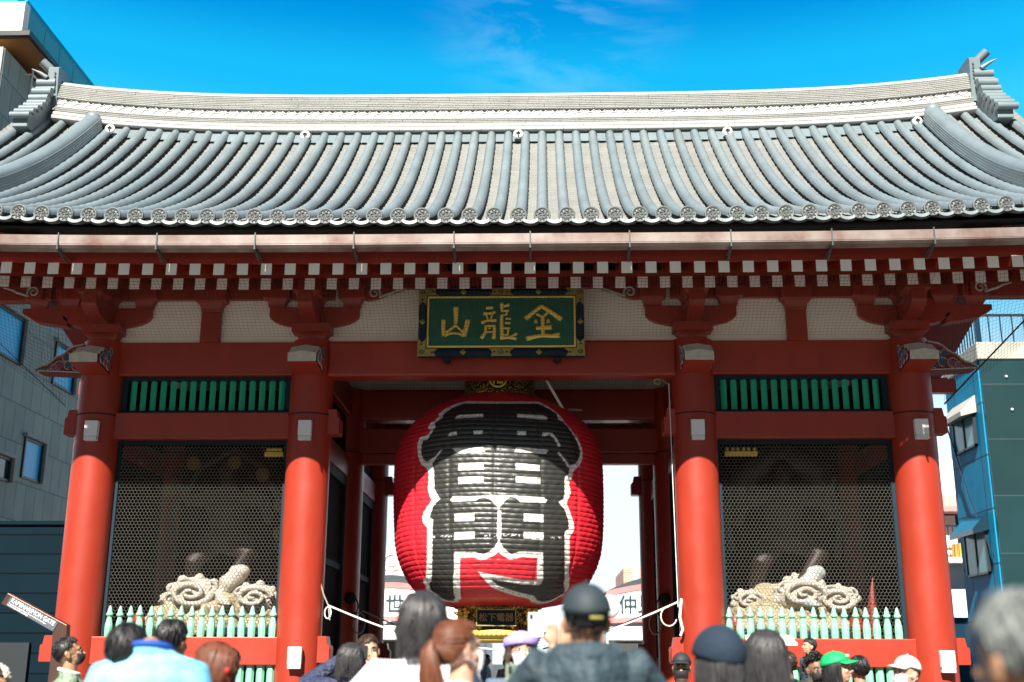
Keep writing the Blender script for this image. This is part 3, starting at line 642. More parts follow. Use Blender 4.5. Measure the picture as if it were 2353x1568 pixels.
# ridge end tiles (scrolled)
for s in (-1, 1):
    zz = zrid(8.7)
    b = MB(); tf = None
    lob = [(2.92, 11.80, .085), (2.90, 11.66, .06), (2.78, 11.54, .085), (2.68, 11.36, .075), (2.62, 11.24, .055), (2.52, 11.12, .07), (2.36, 10.98, .07), (2.20, 10.84, .065), (2.05, 10.70, .065)]
    a0, a1 = sorted((s*8.66, s*9.0))
    for (y, zc, r) in lob:
        b.tube([(a0, y, zc+zz), (a1+.02, y, zc+zz)], r, 14)
    body = [(3.2, 11.9), (2.96, 11.84), (2.90, 11.66), (2.78, 11.54), (2.68, 11.36), (2.60, 11.2), (2.52, 11.12), (2.36, 10.98), (2.1, 10.74), (2.1, 10.5), (4.3, 10.5), (4.0, 11.0), (3.6, 11.4), (3.48, 11.84)]
    b.prism([(y, zc+zz) for y, zc in body], 'x', a0+.02, a1-.04)
    b.build('ridge_end_tile', M['tile'], ridge, bevel=.012, seg=2)
    b = MB(); c0, c1 = sorted((s*8.60, s*8.80))
    b.prism([(2.93, 11.25+zz), (2.86, 12.10+zz), (2.95, 12.16+zz), (3.45, 12.16+zz), (3.55, 11.25+zz)], 'x', c0, c1, 0)
    for k in range(5):
        z_ = 11.98+zz-.07*k
        b.box(s*8.66-.022+.0, s*8.66+.022, 2.842+.006*k, 2.862+.006*k, z_, z_+.010, 1); b.box(s*8.66-.006, s*8.66+.006, 2.842+.006*k, 2.862+.006*k, z_-.03, z_+.022, 1)
    b.build('ridge_end_plate', [M['tile'], M['tiled']], ridge, bevel=.02, seg=2)
    b = MB(); b.tube([(s*8.72, 3.1, 12.05+zz), (s*8.98, 2.95, 12.28+zz)], .085, 14); b.build('finial_tile', M['tile'], ridge)
    b = MB(); b.tube([(s*8.80, 2.85, 11.88+zz), (s*8.93, 2.80, 11.96+zz), (s*9.07, 2.75, 12.02+zz)], [.05, .035, .004], 8); b.build('horn', M['tile'], ridge)
# descending ridges
for s in (-1, 1):
    x0 = s*24.95*TW
    dr = bpy.data.objects.new('descending_ridge', None); COL.objects.link(dr); dr.parent = gate
    ys = [2.72-(2.72+2.3)*i/26 for i in range(27)]
    hs_ = [(.20, .00, .055), (.19, .06, .105), (.18, .11, .15), (.17, .155, .195), (.16, .20, .24)]
    for w, h0, h1 in hs_:
        b = MB(); V = []
        for y in ys:
            x = x0+s*.06*(2.72-y)*.0
            z = zr(x, y)+.015
            V += [(x-w, y, z+h0), (x+w, y, z+h0), (x+w*1.0, y, z+h1), (x-w*1.0, y, z+h1)]
        F = [(i*4+j, i*4+4+j, i*4+4+(j+1) % 4, i*4+(j+1) % 4) for i in range(26) for j in range(4)]
        b.add(V, F); b.add(V[:4], [(0, 1, 2, 3)]); b.add(V[-4:], [(3, 2, 1, 0)])
        b.build('ridge_course', M['tile'], dr)
    b = MB(); V = []; n = 11
    for i, y in enumerate(ys):
        r = .135*(1.0 if i % 2 else .98)
        V += [(x0+r*1.1*math.cos(math.pi*j/(n-1)), y, zr(x0, y)+.255+r*math.sin(math.pi*j/(n-1))) for j in range(n)]
    b.add(V, [(i*n+j, i*n+n+j, i*n+n+j+1, i*n+j+1) for i in range(26) for j in range(n-1)], 0, True)
    b.ball((x0, 2.72, zr(x0, 2.72)+.255), (.148, .13, .135), 14)
    b.build('ridge_cap', M['tile'], dr)
    b = MB(); b.prism([(-2.2, 7.3), (-2.55, 7.35), (-2.6, 7.9), (-2.35, 8.05), (-2.2, 7.8)], 'x', x0-.2, x0+.2)
    b.build('ridge_end_tile', M['tile'], dr, bevel=.03, seg=2)
    for y, z_ in ((2.3, 0),): pass
# white mortar pads with lightning clamps at the ridge foot
for x in (-7.4, -3.75, .18, 4.0, 7.45):
    b = MB(); cz = zr(x, 2.74)+.02
    b.lathe([(.075, -.02), (.09, 0), (.09, .03), (.05, .04)], 16, tf=lambda q: Vector((x+q.x, 2.66-q.z, cz+q.y)))
    b.box(x-.012, x+.012, 2.60, 2.63, cz-.05, cz+.05, 1); b.box(x-.04, x+.04, 2.60, 2.625, cz+.0, cz+.03, 1)
    b.build('wire_clamp', [M['mortar'], M['black']], roof)
for i in range(-24, 24):
    b = MB()
    x = xi(i)+TW/2; V = [(x-TW/2+.08, 2.70, zr(x, 2.70)-.06), (x+TW/2-.08, 2.70, zr(x, 2.70)-.06), (x+TW/2-.08, 2.86, zr(x, 2.9)-.02), (x-TW/2+.08, 2.86, zr(x, 2.9)-.02)]
    b.add(V, [(0, 1, 2, 3)])
    b.build('ridge_mortar', M['tile'], roof)
# ------------------------------------------------------------------ lantern
LX, LY = -.075, 1.15
lan = thing('paper_lantern', 'huge red paper lantern with bold black characters hanging in the central opening of the gate', 'lantern', (LX, LY, 2.0))
def attr_mat(name, attr, rough, bump=.3, bs=18, spec=.5, coat=0):
    m = bpy.data.materials.new(name); m.use_nodes = True; N = m.node_tree.nodes; L = m.node_tree.links; b = N['Principled BSDF']
    a = N.new('ShaderNodeAttribute'); a.attribute_name = attr; L.new(a.outputs['Color'], b.inputs['Base Color'])
    b.inputs['Roughness'].default_value = rough; b.inputs['Specular IOR Level'].default_value = spec
    t = N.new('ShaderNodeTexCoord'); mp_ = N.new('ShaderNodeMapping'); mp_.inputs['Scale'].default_value = (1, 1, 2.2)
    n = N.new('ShaderNodeTexNoise'); n.inputs['Scale'].default_value = bs; n.inputs['Detail'].default_value = 5; n.inputs['Distortion'].default_value = 1.2
    L.new(t.outputs['Object'], mp_.inputs[0]); L.new(mp_.outputs[0], n.inputs['Vector'])
    bp = N.new('ShaderNodeBump'); bp.inputs['Strength'].default_value = bump; bp.inputs['Distance'].default_value = .02
    L.new(n.outputs[0], bp.inputs['Height']); L.new(bp.outputs[0], b.inputs['Normal'])
    return m
M['paper'] = attr_mat('painted_lantern_paper', 'paint', .46, .3, 9, .8)
def lantern_body():
    rng = np.random.default_rng(3)
    zs_ = np.array([p[1] for p in LPROF][::-1]); rs_ = np.array([p[0] for p in LPROF][::-1])
    zs_ = np.concatenate([[2.325, 2.33], zs_, [5.54, 5.56]]); rs_ = np.concatenate([[.55, .66], rs_, [.62, .45]])
    th = np.concatenate([np.arange(-84, 84.01, .3), np.arange(87, 275, 4.0)]); z = np.arange(2.325, 5.5601, .0075)
    nT, nZ = len(th), len(z)
    R0 = np.interp(z, zs_, rs_)
    k = np.ones(9)/9; Rp = np.convolve(np.pad(R0, 4, 'edge'), k, 'valid')
    pitch = .0705
    T, Z = np.meshgrid(np.radians(th), z, indexing='ij')
    # hoops sag a little and the paper puckers between them
    wob = .010*np.sin(3*T+.7)+.006*np.sin(7*T+2+Z)
    ph = ((Z+wob-2.3)/pitch) % 1.0
    hump = np.abs(np.sin(math.pi*ph))**.38
    seam = np.abs(((T/np.radians(24)+.5) % 1.0)-.5)*np.radians(24)
    pk = np.exp(-(seam/.022)**2)
    wr = sum(a*np.sin(f1*T+f2*Z+p) for a, f1, f2, p in ((.5, 37, 9, 1), (.35, 61, -23, 2), (.3, 89, 41, 4)))
    R = Rp[None, :]-.011+.0145*hump*(1-.35*pk)+.004*wr*hump+.006*np.sin(5*T+Z*2)-.006*pk
    edge = np.clip((Z-2.325)/.05, 0, 1)
    X = R*np.sin(T); Y = -R*np.cos(T)
    V = np.stack([X, Y, Z-2.0], -1).reshape(-1, 3)
    def inside(poly, A, B):
        p = np.array(poly); n = len(p); r = np.zeros(A.shape, bool)
        x0, x1 = p[:, 0].min(), p[:, 0].max(); y0, y1 = p[:, 1].min(), p[:, 1].max()
        sel = (A >= x0) & (A <= x1) & (B >= y0) & (B <= y1); a = A[sel]; b_ = B[sel]; q = np.zeros(a.shape, bool)
        for i in range(n):
            xi_, yi = p[i]; xj, yj = p[i-1]
            c = ((yi > b_) != (yj > b_)) & (a < (xj-xi_)*(b_-yi)/(yj-yi+1e-12)+xi_); q ^= c
        r[sel] = q; return r
    D = np.degrees(T); cov = {}
    jag = .25*np.sin(Z*90)*0
    for nm, polys in (('w', [LW]), ('k', [LK]), ('h', LH)):
        acc = np.zeros(D.shape)
        for dx in (-.08, .08):
            for dz in (-.002, .002):
                m_ = np.zeros(D.shape, bool)
                for p in polys: m_ |= inside(p, D+dx, Z+dz)
                acc += m_/4
        cov[nm] = acc
    def dil(a, n):
        r = a.copy()
        for i in range(1, n+1):
            r[i:] = np.maximum(r[i:], a[:-i]); r[:-i] = np.maximum(r[:-i], a[i:])
        b_ = r.copy()
        for i in range(1, n+1):
            r[:, i:] = np.maximum(r[:, i:], b_[:, :-i]); r[:, :-i] = np.maximum(r[:, :-i], b_[:, i:])
        return r
    red = np.array([.66, .018, .034]); blk = np.array([.023, .024, .021]); wht = np.array([.80, .79, .74])
    c = np.ones(D.shape+(3,))*red
    c *= (1-.12*np.clip(wr, 0, 1))[..., None]
    # dry-brush hatching along the inner edge of the white border
    nz_ = rng.random(D.shape); nz_ = (nz_+np.roll(nz_, 1, 0)+np.roll(nz_, 2, 0))/3; nz2 = rng.random(D.shape); nz2 = (nz2+np.roll(nz2, 1, 1)+np.roll(nz2, 2, 1)+np.roll(nz2, 3, 1))/4
    kk = cov['k']*(1-cov['h'])
    near = dil(kk, 4)*(1-kk)
    hatch = ((nz_ > .70) | (nz2 > .72)).astype(float)*(near > .5)*(D < 80)*(D > -80)
    tip = dil(kk, 2)
    w = cov['w'][..., None]; c = c*(1-w)+wht*w
    k_ = cov['k'][..., None]; c = c*(1-k_)+blk*k_
    h_ = cov['h'][..., None]; c = c*(1-h_)+wht*h_
    hh = (hatch*np.maximum(cov['w'], cov['h'])*.7)[..., None]; c = c*(1-hh)+blk*hh
    # scuffed line across the lower part
    sc = (rng.random(D.shape) > .80)*(np.abs(Z-3.245-.008*np.sin(D/6)) < .016)*(np.abs(D) < 37)*(cov['k'] > .5)
    sc = np.maximum(sc, np.roll(sc, 1, 0))*(np.sin(D*.9+2*np.sin(D*.37)) > -.2)
    c = c*(1-.8*sc[..., None])+wht*.8*sc[..., None]
    idx = np.arange(nT*nZ).reshape(nT, nZ)
    i2 = np.roll(idx, -1, 0)
    F = np.stack([idx[:, :-1], i2[:, :-1], i2[:, 1:], idx[:, 1:]], -1).reshape(-1, 4)
    me = bpy.data.meshes.new('paper_body')
    me.vertices.add(len(V)); me.vertices.foreach_set('co', V.astype(np.float32).ravel())
    me.loops.add(F.size); me.loops.foreach_set('vertex_index', F.ravel().astype(np.int32))
    me.polygons.add(len(F)); me.polygons.foreach_set('loop_start', np.arange(0, F.size, 4, dtype=np.int32))
    me.polygons.foreach_set('loop_total', np.full(len(F), 4, np.int32)); me.update(calc_edges=True)
    me.polygons.foreach_set('use_smooth', np.ones(len(F), bool))
    at = me.color_attributes.new('paint', 'FLOAT_COLOR', 'POINT')
    at.data.foreach_set('color', np.concatenate([c.reshape(-1, 3), np.ones((nT*nZ, 1))], 1).astype(np.float32).ravel())
    me.materials.append(M['paper'])
    o = bpy.data.objects.new('paper_body', me); COL.objects.link(o); o.parent = lan
    return o
lantern_body()
# caps of the paper body
b = MB(); b.lathe([(.02, 5.545), (.47, 5.555)], 48, (LX, LY, 0), cap=False); b.lathe([(.02, 2.335), (.58, 2.335)], 48, (LX, LY, 0), cap=False); b.build('paper_end', M['dark'], lan)
# top ring: stippled brass drum with black lacquer roundel
M['stipple'] = mat('stippled_brass', (.62, .40, .09), .32, metal=.35)
nt = M['stipple'].node_tree; N_ = nt.nodes; vo = N_.new('ShaderNodeTexVoronoi'); vo.inputs['Scale'].default_value = 34
tcx = N_.new('ShaderNodeTexCoord'); nt.links.new(tcx.outputs['Object'], vo.inputs['Vector'])
bpn = N_.new('ShaderNodeBump'); bpn.inputs['Strength'].default_value = .9; bpn.inputs['Distance'].default_value = .02; nt.links.new(vo.outputs['Distance'], bpn.inputs['Height'])
nt.links.new(bpn.outputs[0], N_['Principled BSDF'].inputs['Normal'])
crn = N_.new('ShaderNodeMapRange'); crn.inputs[1].default_value = .25; crn.inputs[2].default_value = .6; nt.links.new(vo.outputs['Distance'], crn.inputs[0])
mxn = N_.new('ShaderNodeMix'); mxn.data_type = 'RGBA'; mxn.inputs[6].default_value = (.70, .46, .11, 1); mxn.inputs[7].default_value = (.05, .03, .01, 1)
nt.links.new(crn.outputs[0], mxn.inputs[0]); nt.links.new(mxn.outputs[2], N_['Principled BSDF'].inputs['Base Color'])
b = MB(); b.lathe([(.60, 5.52), (.62, 5.54), (.60, 5.57), (.57, 5.60), (.54, 5.95), (.56, 5.98), (.50, 6.0)], 56, (LX, LY, 0)); tr = b.build('top_ring', M['stipple'], lan)
b = MB()
for sx in (-.3, .3): b.tube([(LX+sx, LY, 5.98), (LX+sx*.6, LY, 6.5)], .03, 8)
b.build('hanger', M['dark'], lan)
def manji(b, f, q, w, z0, z1, m):
    """left-facing manji from bars, f maps (x,y,h) to space"""
    for (x0, x1, y0, y1) in ((-w, w, -q, q), (-q, -w, -w, w), (w, q, -w, w), (-q, -w, q-2*w, q), (w, q, -q, -q+2*w), (-q, -q+2*w, -q, -w), (q-2*w, q, w, q)):
        b.add([f(xx, yy, zz) for zz in (z0, z1) for xx, yy in ((x0, y0), (x1, y0), (x1, y1), (x0, y1))], [(4, 5, 6, 7), (0, 1, 5, 4), (1, 2, 6, 5), (2, 3, 7, 6), (3, 0, 4, 7)], m)
b = MB(); cz = 5.74; cy = LY-.585
fm = lambda x, y, h: (LX+x, cy-h, cz+y)
b.lathe([(.001, .03), (.115, .03), (.118, .04)], 28, tf=lambda q: Vector(fm(q.x, q.y, q.z)), cap=False, m=0)
b.lathe([(.115, 0), (.118, .05), (.14, .055), (.15, .03), (.15, 0)], 28, tf=lambda q: Vector(fm(q.x, q.y, q.z)), cap=False, m=1)
b.lathe([(.15, 0), (.15, .04), (.158, .04), (.16, 0)], 28, tf=lambda q: Vector(fm(q.x, q.y, q.z)), cap=False, m=0)
manji(b, fm, .078, .015, .03, .045, 2)
b.build('crest', [M['black'], M['gold'], M['gold']], tr)
# bottom ring
b = MB(); b.lathe([(.60, 2.36), (.66, 2.34), (.66, 2.31), (.60, 2.30), (.60, 2.02), (.63, 2.01), (.66, 1.99)], 64, (LX, LY, 0)); br = b.build('bottom_ring', M['stipple'], lan)
b = MB(); b.lathe([(.66, 1.99), (.70, 1.965), (.71, 1.92), (.66, 1.89), (.62, 1.87), (.64, 1.85), (.50, 1.82), (.1, 1.82)], 64, (LX, LY, 0))
for k in range(64):
    a = 2*math.pi*k/64; b.ball((LX+.705*math.cos(a), LY+.705*math.sin(a), 1.945), (.02, .02, .035), 6)
b.build('gold_moulding', M['gold'], br)
b = MB(); b.lathe([(.61, 2.30), (.625, 2.30), (.625, 2.33), (.61, 2.33)], 48, (LX, LY, 0), cap=False)
for k in range(8):
    a = math.pi/2+2*math.pi*(k+.5)/8; cx_, cy_ = LX+.615*math.cos(a), LY+.615*math.sin(a)
    b.tube([(cx_, cy_, 2.0), (cx_, cy_, 2.32)], .028, 8)
b.build('gold_rib', M['gold'], br)
for s in (-1, 1):
    b = MB()
    for j in range(16):
        t = j/15; a = RAD(s*(46+6*math.sin(j*1.9))-90); rr_ = .665+.04*math.sin(j*2.3)
        b.ball((LX+rr_*math.cos(a), LY+rr_*math.sin(a), 2.06+.22*t), (.035, .035, .03), 6)
    for j in range(9):
        a = RAD(s*(53+9*math.cos(j*1.7))-90); b.tube([(LX+.68*math.cos(a), LY+.68*math.sin(a), 2.0+.03*j), (LX+.76*math.cos(a), LY+.76*math.sin(a), 2.02+.03*j+.02*math.sin(j*3))], [.014, .004], 5)
    b.build('dragon_relief', M['gold'], br)
def text_mesh(name, body, size, m, parent, origin, ux, uy, extrude=.004, align='CENTER', bold=.0, sx=1.0):
    cu = bpy.data.curves.new(name, 'FONT'); cu.body = body; cu.size = size; cu.extrude = extrude; cu.align_x = align; cu.align_y = 'CENTER'; cu.offset = bold; cu.resolution_u = 4
    to = bpy.data.objects.new(name+'_c', cu); COL.objects.link(to)
    dg = bpy.context.evaluated_depsgraph_get(); me = bpy.data.meshes.new_from_object(to.evaluated_get(dg)); bpy.data.objects.remove(to)
    ux = Vector(ux).normalized(); uy = Vector(uy).normalized(); uz = ux.cross(uy)
    T_ = Matrix((ux*sx, uy, uz)).transposed().to_4x4(); T_.translation = Vector(origin)
    me.transform(T_)
    if parent: me.transform(Matrix.Translation(-WL(parent)))
    me.materials.clear(); me.materials.append(m); me.name = name
    o = bpy.data.objects.new(name, me); COL.objects.link(o); o.parent = parent
    return o
pn = bpy.data.objects.new('name_plate', None); COL.objects.link(pn); pn.parent = lan
b = MB(); b.box(LX-.275, LX+.275, LY-.70, LY-.655, 2.055, 2.265, 0)
b.build('plate', M['navy'], pn)
b = MB(); 
for x0, x1, z0, z1 in ((-.29, .29, 2.265, 2.28), (-.29, .29, 2.04, 2.055), (-.29, -.275, 2.055, 2.265), (.275, .29, 2.055, 2.265)): b.box(LX+x0, LX+x1, LY-.715, LY-.66, z0, z1)
b.build('plate_frame', M['golddark'], pn)
M['bronze'] = mat('bronze_letters', (.30, .15, .06), .4, metal=.4)
text_mesh('plate_text', '松下電器', .125, M['bronze'], pn, (LX, LY-.705, 2.155), (1, 0, 0), (0, 0, 1), .004, bold=.0022, sx=1.02)

# ------------------------------------------------------------------ plaque over the opening
pq = thing('name_plaque', 'green wooden name plaque with three gold characters in a dark brass-cornered frame', 'plaque', (0, -.45, 6.3))
PX = lambda cx: (cx-1190)/1966*2.44+.005
PZ = lambda cy: 6.865-(cy-215)/810*1.04
PY = -.45
b = MB()
b.box(PX(209), PX(2171), PY+.0, PY+.06, PZ(1023), PZ(217))
o0, o1, i0, i1 = PX(211), PX(2169), PX(309), PX(2074); t0, t1, j0, j1 = PZ(219), PZ(1021), PZ(306), PZ(924)
def rail(p, q):   # rounded frame rail between outer and inner edges
    n = 7; V = []
    for (a, c) in (p, q):
        for k in range(n):
            t = k/(n-1); x = a[0]+(c[0]-a[0])*t; z = a[1]+(c[1]-a[1])*t; V.append((x, PY-.012-.035*math.sin(math.pi*t)**.6, z))
    b.add(V, [(k, k+1, n+k+1, n+k) for k in range(n-1)], 0, True)
rail(((o0, t0), (i0, j0)), ((o1, t0), (i1, j0))); rail(((i0, j1), (o0, t1)), ((i1, j1), (o1, t1)))
rail(((o0, t0), (i0, j0))[::1], ((o0, t1), (i0, j1))); rail(((i1, j0), (o1, t0)), ((i1, j1), (o1, t1)))
b.build('plaque_frame', M['navy'], pq)
b = MB()
for x0, x1, c0, c1 in ((313, 2070, 310, 328), (313, 2070, 898, 920), (313, 333, 328, 898), (2050, 2070, 328, 898)):
    b.box(PX(x0), PX(x1), PY-.035, PY+.0, PZ(c1), PZ(c0))
b.build('gold_border', M['gold'], pq, bevel=.004)
M['panelgreen'] = mat('green_lacquer', (.006, .095, .052), .45, col2=(.012, .13, .075), vs=5, bump=.1, bs=20)
b = MB(); b.box(PX(333), PX(2050), PY-.008, PY+.01, PZ(898), PZ(328)); b.build('plaque_panel', M['panelgreen'], pq)
def fitting(poly, rnd, hearts):
    b = MB(); b.prism([(PX(x), PZ(y)) for x, y in poly], 'y', PY-.052, PY-.046, 0)
    for (x, y) in rnd:
        f = lambda u, v, h: (PX(x)+u, PY-.052-h, PZ(y)+v)
        b.lathe([(.001, .002), (.030, .002), (.036, .006), (.042, .001)], 18, tf=lambda q: Vector(f(q.x, q.y, q.z)), cap=False, m=1)
        manji(b, f, .020, .004, .002, .009, 0)
        b.lathe([(.032, .006), (.034, .010), (.038, .010), (.040, .004)], 18, tf=lambda q: Vector(f(q.x, q.y, q.z)), cap=False, m=0)
    for (x, y) in hearts:
        b.lathe([(.001, .003), (.016, .003)], 8, tf=lambda q: Vector((PX(x)+q.x, PY-.052-q.z, PZ(y)+q.y)), cap=False, m=1)
    b.build('brass_fitting', [M['golddark'], M['black']], pq)
TL = [(207, 215), (425, 215), (408, 245), (392, 258), (420, 285), (450, 303), (303, 303), (303, 432), (283, 395), (255, 378), (235, 402), (210, 432)]
mx_ = lambda P_: [(2381-x, y) for x, y in P_]; my_ = lambda P_: [(x, 1240-y) for x, y in P_]
for P_, r_, h_ in ((TL, [(258, 265)], [(380, 258), (253, 355)]),):
    fitting(P_, r_, h_); fitting(mx_(P_)[::-1], mx_(r_), mx_(h_)); fitting(my_(P_)[::-1], my_(r_), my_(h_)); fitting(my_(mx_(P_)), my_(mx_(r_)), my_(mx_(h_)))
TM = [(1070, 215), (1318, 215), (1300, 245), (1290, 260), (1312, 285), (1338, 305), (1042, 305), (1072, 282), (1090, 260), (1080, 240)]
fitting(TM, [(1188, 262)], [(1113, 262), (1263, 262)]); fitting(my_(TM)[::-1], [(1188, 976)], [(1113, 976), (1263, 976)])
for x, y in ((742, 260), (1632, 260), (258, 617), (2125, 617), (745, 978), (1637, 978)):
    b = MB(); f = lambda q: Vector((PX(x)+q.x, PY-.048-q.z, PZ(y)+q.y))
    b.lathe([(.048, 0), (.03, .012), (.012, .016), (.001, .016)], 4, tf=f, cap=False, smooth=False)
    for k in range(4):
        a = math.pi/4+k*math.pi/2; b.ball(f(Vector((.016*math.cos(a), .016*math.sin(a), .018))), .009, 6)
    b.ball(f(Vector((0, 0, .024))), .008, 6)
    b.build('flower_boss', M['golddark'], pq)
def strokes(name, L):
    b = MB()
    for pts, ws in L:
        P_ = [(PX(x), PY-.012, PZ(y)) for x, y in pts]
        if not hasattr(ws, '__len__'): ws = [ws]*len(P_)
        R_ = [w*.00124 for w in ws]
        b.tube(P_, R_, 10, 0, True, (1, .62) if False else (1, 1), upv=(0, 1, 0))
        # split, frayed brush ends
        d = (Vector(P_[-1])-Vector(P_[-2])).normalized(); w_ = Vector((-d.z, 0, d.x))
        for k in (-1, -.3, .4, 1):
            b.tube([Vector(P_[-1])+w_*R_[-1]*k*.6, Vector(P_[-1])+w_*R_[-1]*k*.75+d*R_[-1]*(.7+.3*random.random())], [R_[-1]*.38, .001], 5)
    b.build(name, M['gold'], pq)
strokes('gold_character', [([(652, 640), (654, 560), (652, 450)], (22, 26, 36)), ([(652, 655), (600, 695), (535, 742)], (16, 14, 18)), ([(652, 655), (700, 698), (745, 738)], (16, 14, 18)),
    ([(520, 780), (506, 690), (508, 598)], (30, 26, 28)), ([(520, 775), (580, 752), (640, 745), (700, 755), (740, 772)], (22, 15, 14, 15, 22)), ([(748, 785), (772, 700), (795, 602)], (34, 30, 32))])
strokes('gold_character', [([(1010, 447), (1082, 445)], 19), ([(978, 515), (1045, 514), (1113, 500)], (22, 15, 16)), ([(1012, 525), (1035, 590)], 11), ([(1083, 520), (1068, 592)], 12), ([(955, 625), (1020, 600), (1125, 597)], (22, 15, 20)),
    ([(1008, 662), (1006, 735), (965, 800)], (18, 18, 24)), ([(1010, 665), (1110, 660)], 13), ([(1110, 662), (1112, 740), (1104, 802)], (18, 20, 24)), ([(1015, 735), (1090, 733)], 10), ([(1042, 690), (1062, 690)], 9),
    ([(1200, 490), (1196, 440), (1198, 400)], (16, 20, 24)), ([(1200, 432), (1240, 425), (1276, 412)], (16, 16, 20)), ([(1196, 484), (1272, 480)], 14), ([(1262, 485), (1252, 528), (1200, 535)], 12),
    ([(1196, 535), (1196, 660), (1200, 810)], (20, 24, 24)), ([(1243, 575), (1296, 578)], 13), ([(1236, 628), (1290, 630)], 15), ([(1215, 688), (1288, 690)], 14), ([(1280, 690), (1268, 772)], 14), ([(1212, 770), (1270, 768)], 11), ([(1195, 808), (1280, 802), (1360, 815)], (18, 16, 18)), ([(1285, 800), (1330, 780), (1372, 758)], (14, 14, 18))])
strokes('gold_character', [([(1667, 428), (1575, 500), (1492, 568)], (24, 24, 30)), ([(1667, 428), (1780, 500), (1888, 578)], (24, 26, 32)), ([(1610, 522), (1682, 562)], 14), ([(1738, 508), (1682, 562)], 15), ([(1683, 560), (1685, 770)], 24),
    ([(1600, 692), (1680, 690), (1768, 682)], (22, 24, 32)), ([(1602, 632), (1600, 598)], (24, 16)), ([(1748, 634), (1748, 596)], (24, 17)), ([(1690, 778), (1600, 790), (1506, 812)], (24, 24, 32)), ([(1690, 778), (1780, 785), (1862, 778)], (24, 24, 34))])
for x in (545, 1850):
    b = MB(); b.box(PX(x)-.02, PX(x)+.02, PY-.05, PY+.1, PZ(1035), PZ(1000)); b.prism([(PX(x)-.06, PZ(1040)), (PX(x)+.06, PZ(1040)), (PX(x)+.055, PZ(1065)), (PX(x), PZ(1088)), (PX(x)-.055, PZ(1065))], 'y', PY-.02, PY+.14)
    b.build('hook', M['black'], pq)
# ------------------------------------------------------------------ lamps on the columns
M['lampw'] = mat('white_enamel', (.80, .80, .80), .35)
M['lampl'] = mat('white_lens', (.72, .72, .72), .25)
def wall_lamp(x, z, label, rot=0):
    t = thing('wall_light', label, 'lamp', (x, -.34, z), 'white box lights on the front columns')
    b = MB(); b.box(x-.095, x+.095, -.425, -.335, z+.065, z+.29); o = b.build('housing', M['lampw'], t, bevel=.006, seg=2)
    b = MB(); b.box(x-.091, x+.091, -.421, -.335, z, z+.062); b.build('lens', M['lampl'], t, bevel=.004)
    b = MB(); b.box(x-.03, x+.03, -.34, -.30, z+.05, z+.2); b.build('mount', M['black'], t)
    return t
wall_lamp(-5.94, 4.61, 'white box light high on the leftmost column'); wall_lamp(-2.825, 4.61, 'white box light high on the column left of the lantern')
wall_lamp(2.83, 4.61, 'white box light high on the column right of the lantern'); wall_lamp(6.0, 4.61, 'white box light high on the rightmost column')
wall_lamp(-2.80, 1.44, 'white box light low on the column left of the lantern, under the fence rail'); wall_lamp(6.06, 1.42, 'white box light low on the rightmost column beside the grey haired head')
# ------------------------------------------------------------------ picket fences
pm = None
def picket_mesh():
    b = MB(); prof = [(.052, 0), (.055, .12), (.053, .16), (.045, .20), (.036, .245), (.030, .27), (.028, .278), (.044, .285), (.050, .298), (.050, .312), (.040, .325), (.034, .34), (.033, .355), (.026, .385), (.014, .415), (.002, .43)]
    b.lathe(prof[:7], 8, smooth=False); b.lathe(prof[6:], 14)
    return b
def fence(s, label):
    t = thing('picket_fence', label, 'fence', (s*4.37, -.06, 1.2), 'pale green picket fences of the gate')
    for k in range(17):
        x = s*(5.52-.1453*k)
        if k == 0: o = picket_mesh().build('picket', M['mint'], t, loc=(0, 0, 0)); fence.m = o.data if not hasattr(fence, 'm') else fence.m
        o.data = fence.m if k == 0 else o.data
        if k: o = bpy.data.objects.new('picket', fence.m); COL.objects.link(o); o.parent = t
        o.location = (x-s*4.37+random.uniform(-.004, .004), -.04, .667+random.uniform(-.006, .004)); o.rotation_euler = (random.uniform(-.02, .02), random.uniform(-.02, .02), random.uniform(-.3, .3))
    for k in range(17):
        x = s*(5.52-.1453*k)
        if not hasattr(fence, 'l'):
            b = MB(); b.lathe([(.058, -.78), (.058, .28)], 6, smooth=False); fence.l = b.build('lower_picket', M['mint'], t, loc=(0, 0, 0)).data; o = t.children[-1]; o = [c for c in t.children if c.name.startswith('lower_picket')][0]
        else: o = bpy.data.objects.new('lower_picket', fence.l); COL.objects.link(o); o.parent = t
        o.location = (x-s*4.37, .0, 0)
fence(-1, 'pale green picket fence in front of the left statue niche'); fence(1, 'pale green picket fence in front of the right statue niche')
# ------------------------------------------------------------------ wire screens
def hexmesh(x0, x1, z0, z1, a=.0525, r=.0029):
    b = MB(); h = a*.60; seg = a*.33; rowh = seg+h*.5
    rowh = a*.86; E = set(); nx = int((x1-x0)/a)+1; nz_ = int((z1-z0)/rowh)+1
    sd_ = rowh*.62; dg_ = rowh-sd_
    rng = random.Random(5)
    def pt(i, j, up):
        off = (j % 2)*a/2; return (x0+i*a+off, z0+j*rowh+(sd_ if up else 0))
    def st(p, q):
        (xa, za), (xb, zb) = p, q
        if max(xa, xb) > x1 or max(za, zb) > z1: return
        dx, dz = xb-xa, zb-za; l = math.hypot(dx, dz); nx_, nz2 = -dz/l*r, dx/l*r
        yj = .06+rng.uniform(-.002, .002)
        V = [(xa+nx_, yj, za+nz2), (xb+nx_, yj, zb+nz2), (xb, yj-r*1.3, zb), (xa, yj-r*1.3, za), (xa-nx_, yj, za-nz2), (xb-nx_, yj, zb-nz2)]
        b.add(V, [(0, 1, 2, 3), (3, 2, 5, 4), (4, 5, 1, 0)])
    for j in range(nz_):
        for i in range(nx):
            st(pt(i, j, 0), pt(i, j, 1))
            o = j % 2
            u = pt(i, j, 1)
            st(u, (u[0]+a/2, z0+(j+1)*rowh)); 
            if i or o: st((u[0]-a/2, z0+(j+1)*rowh), u)
    return b
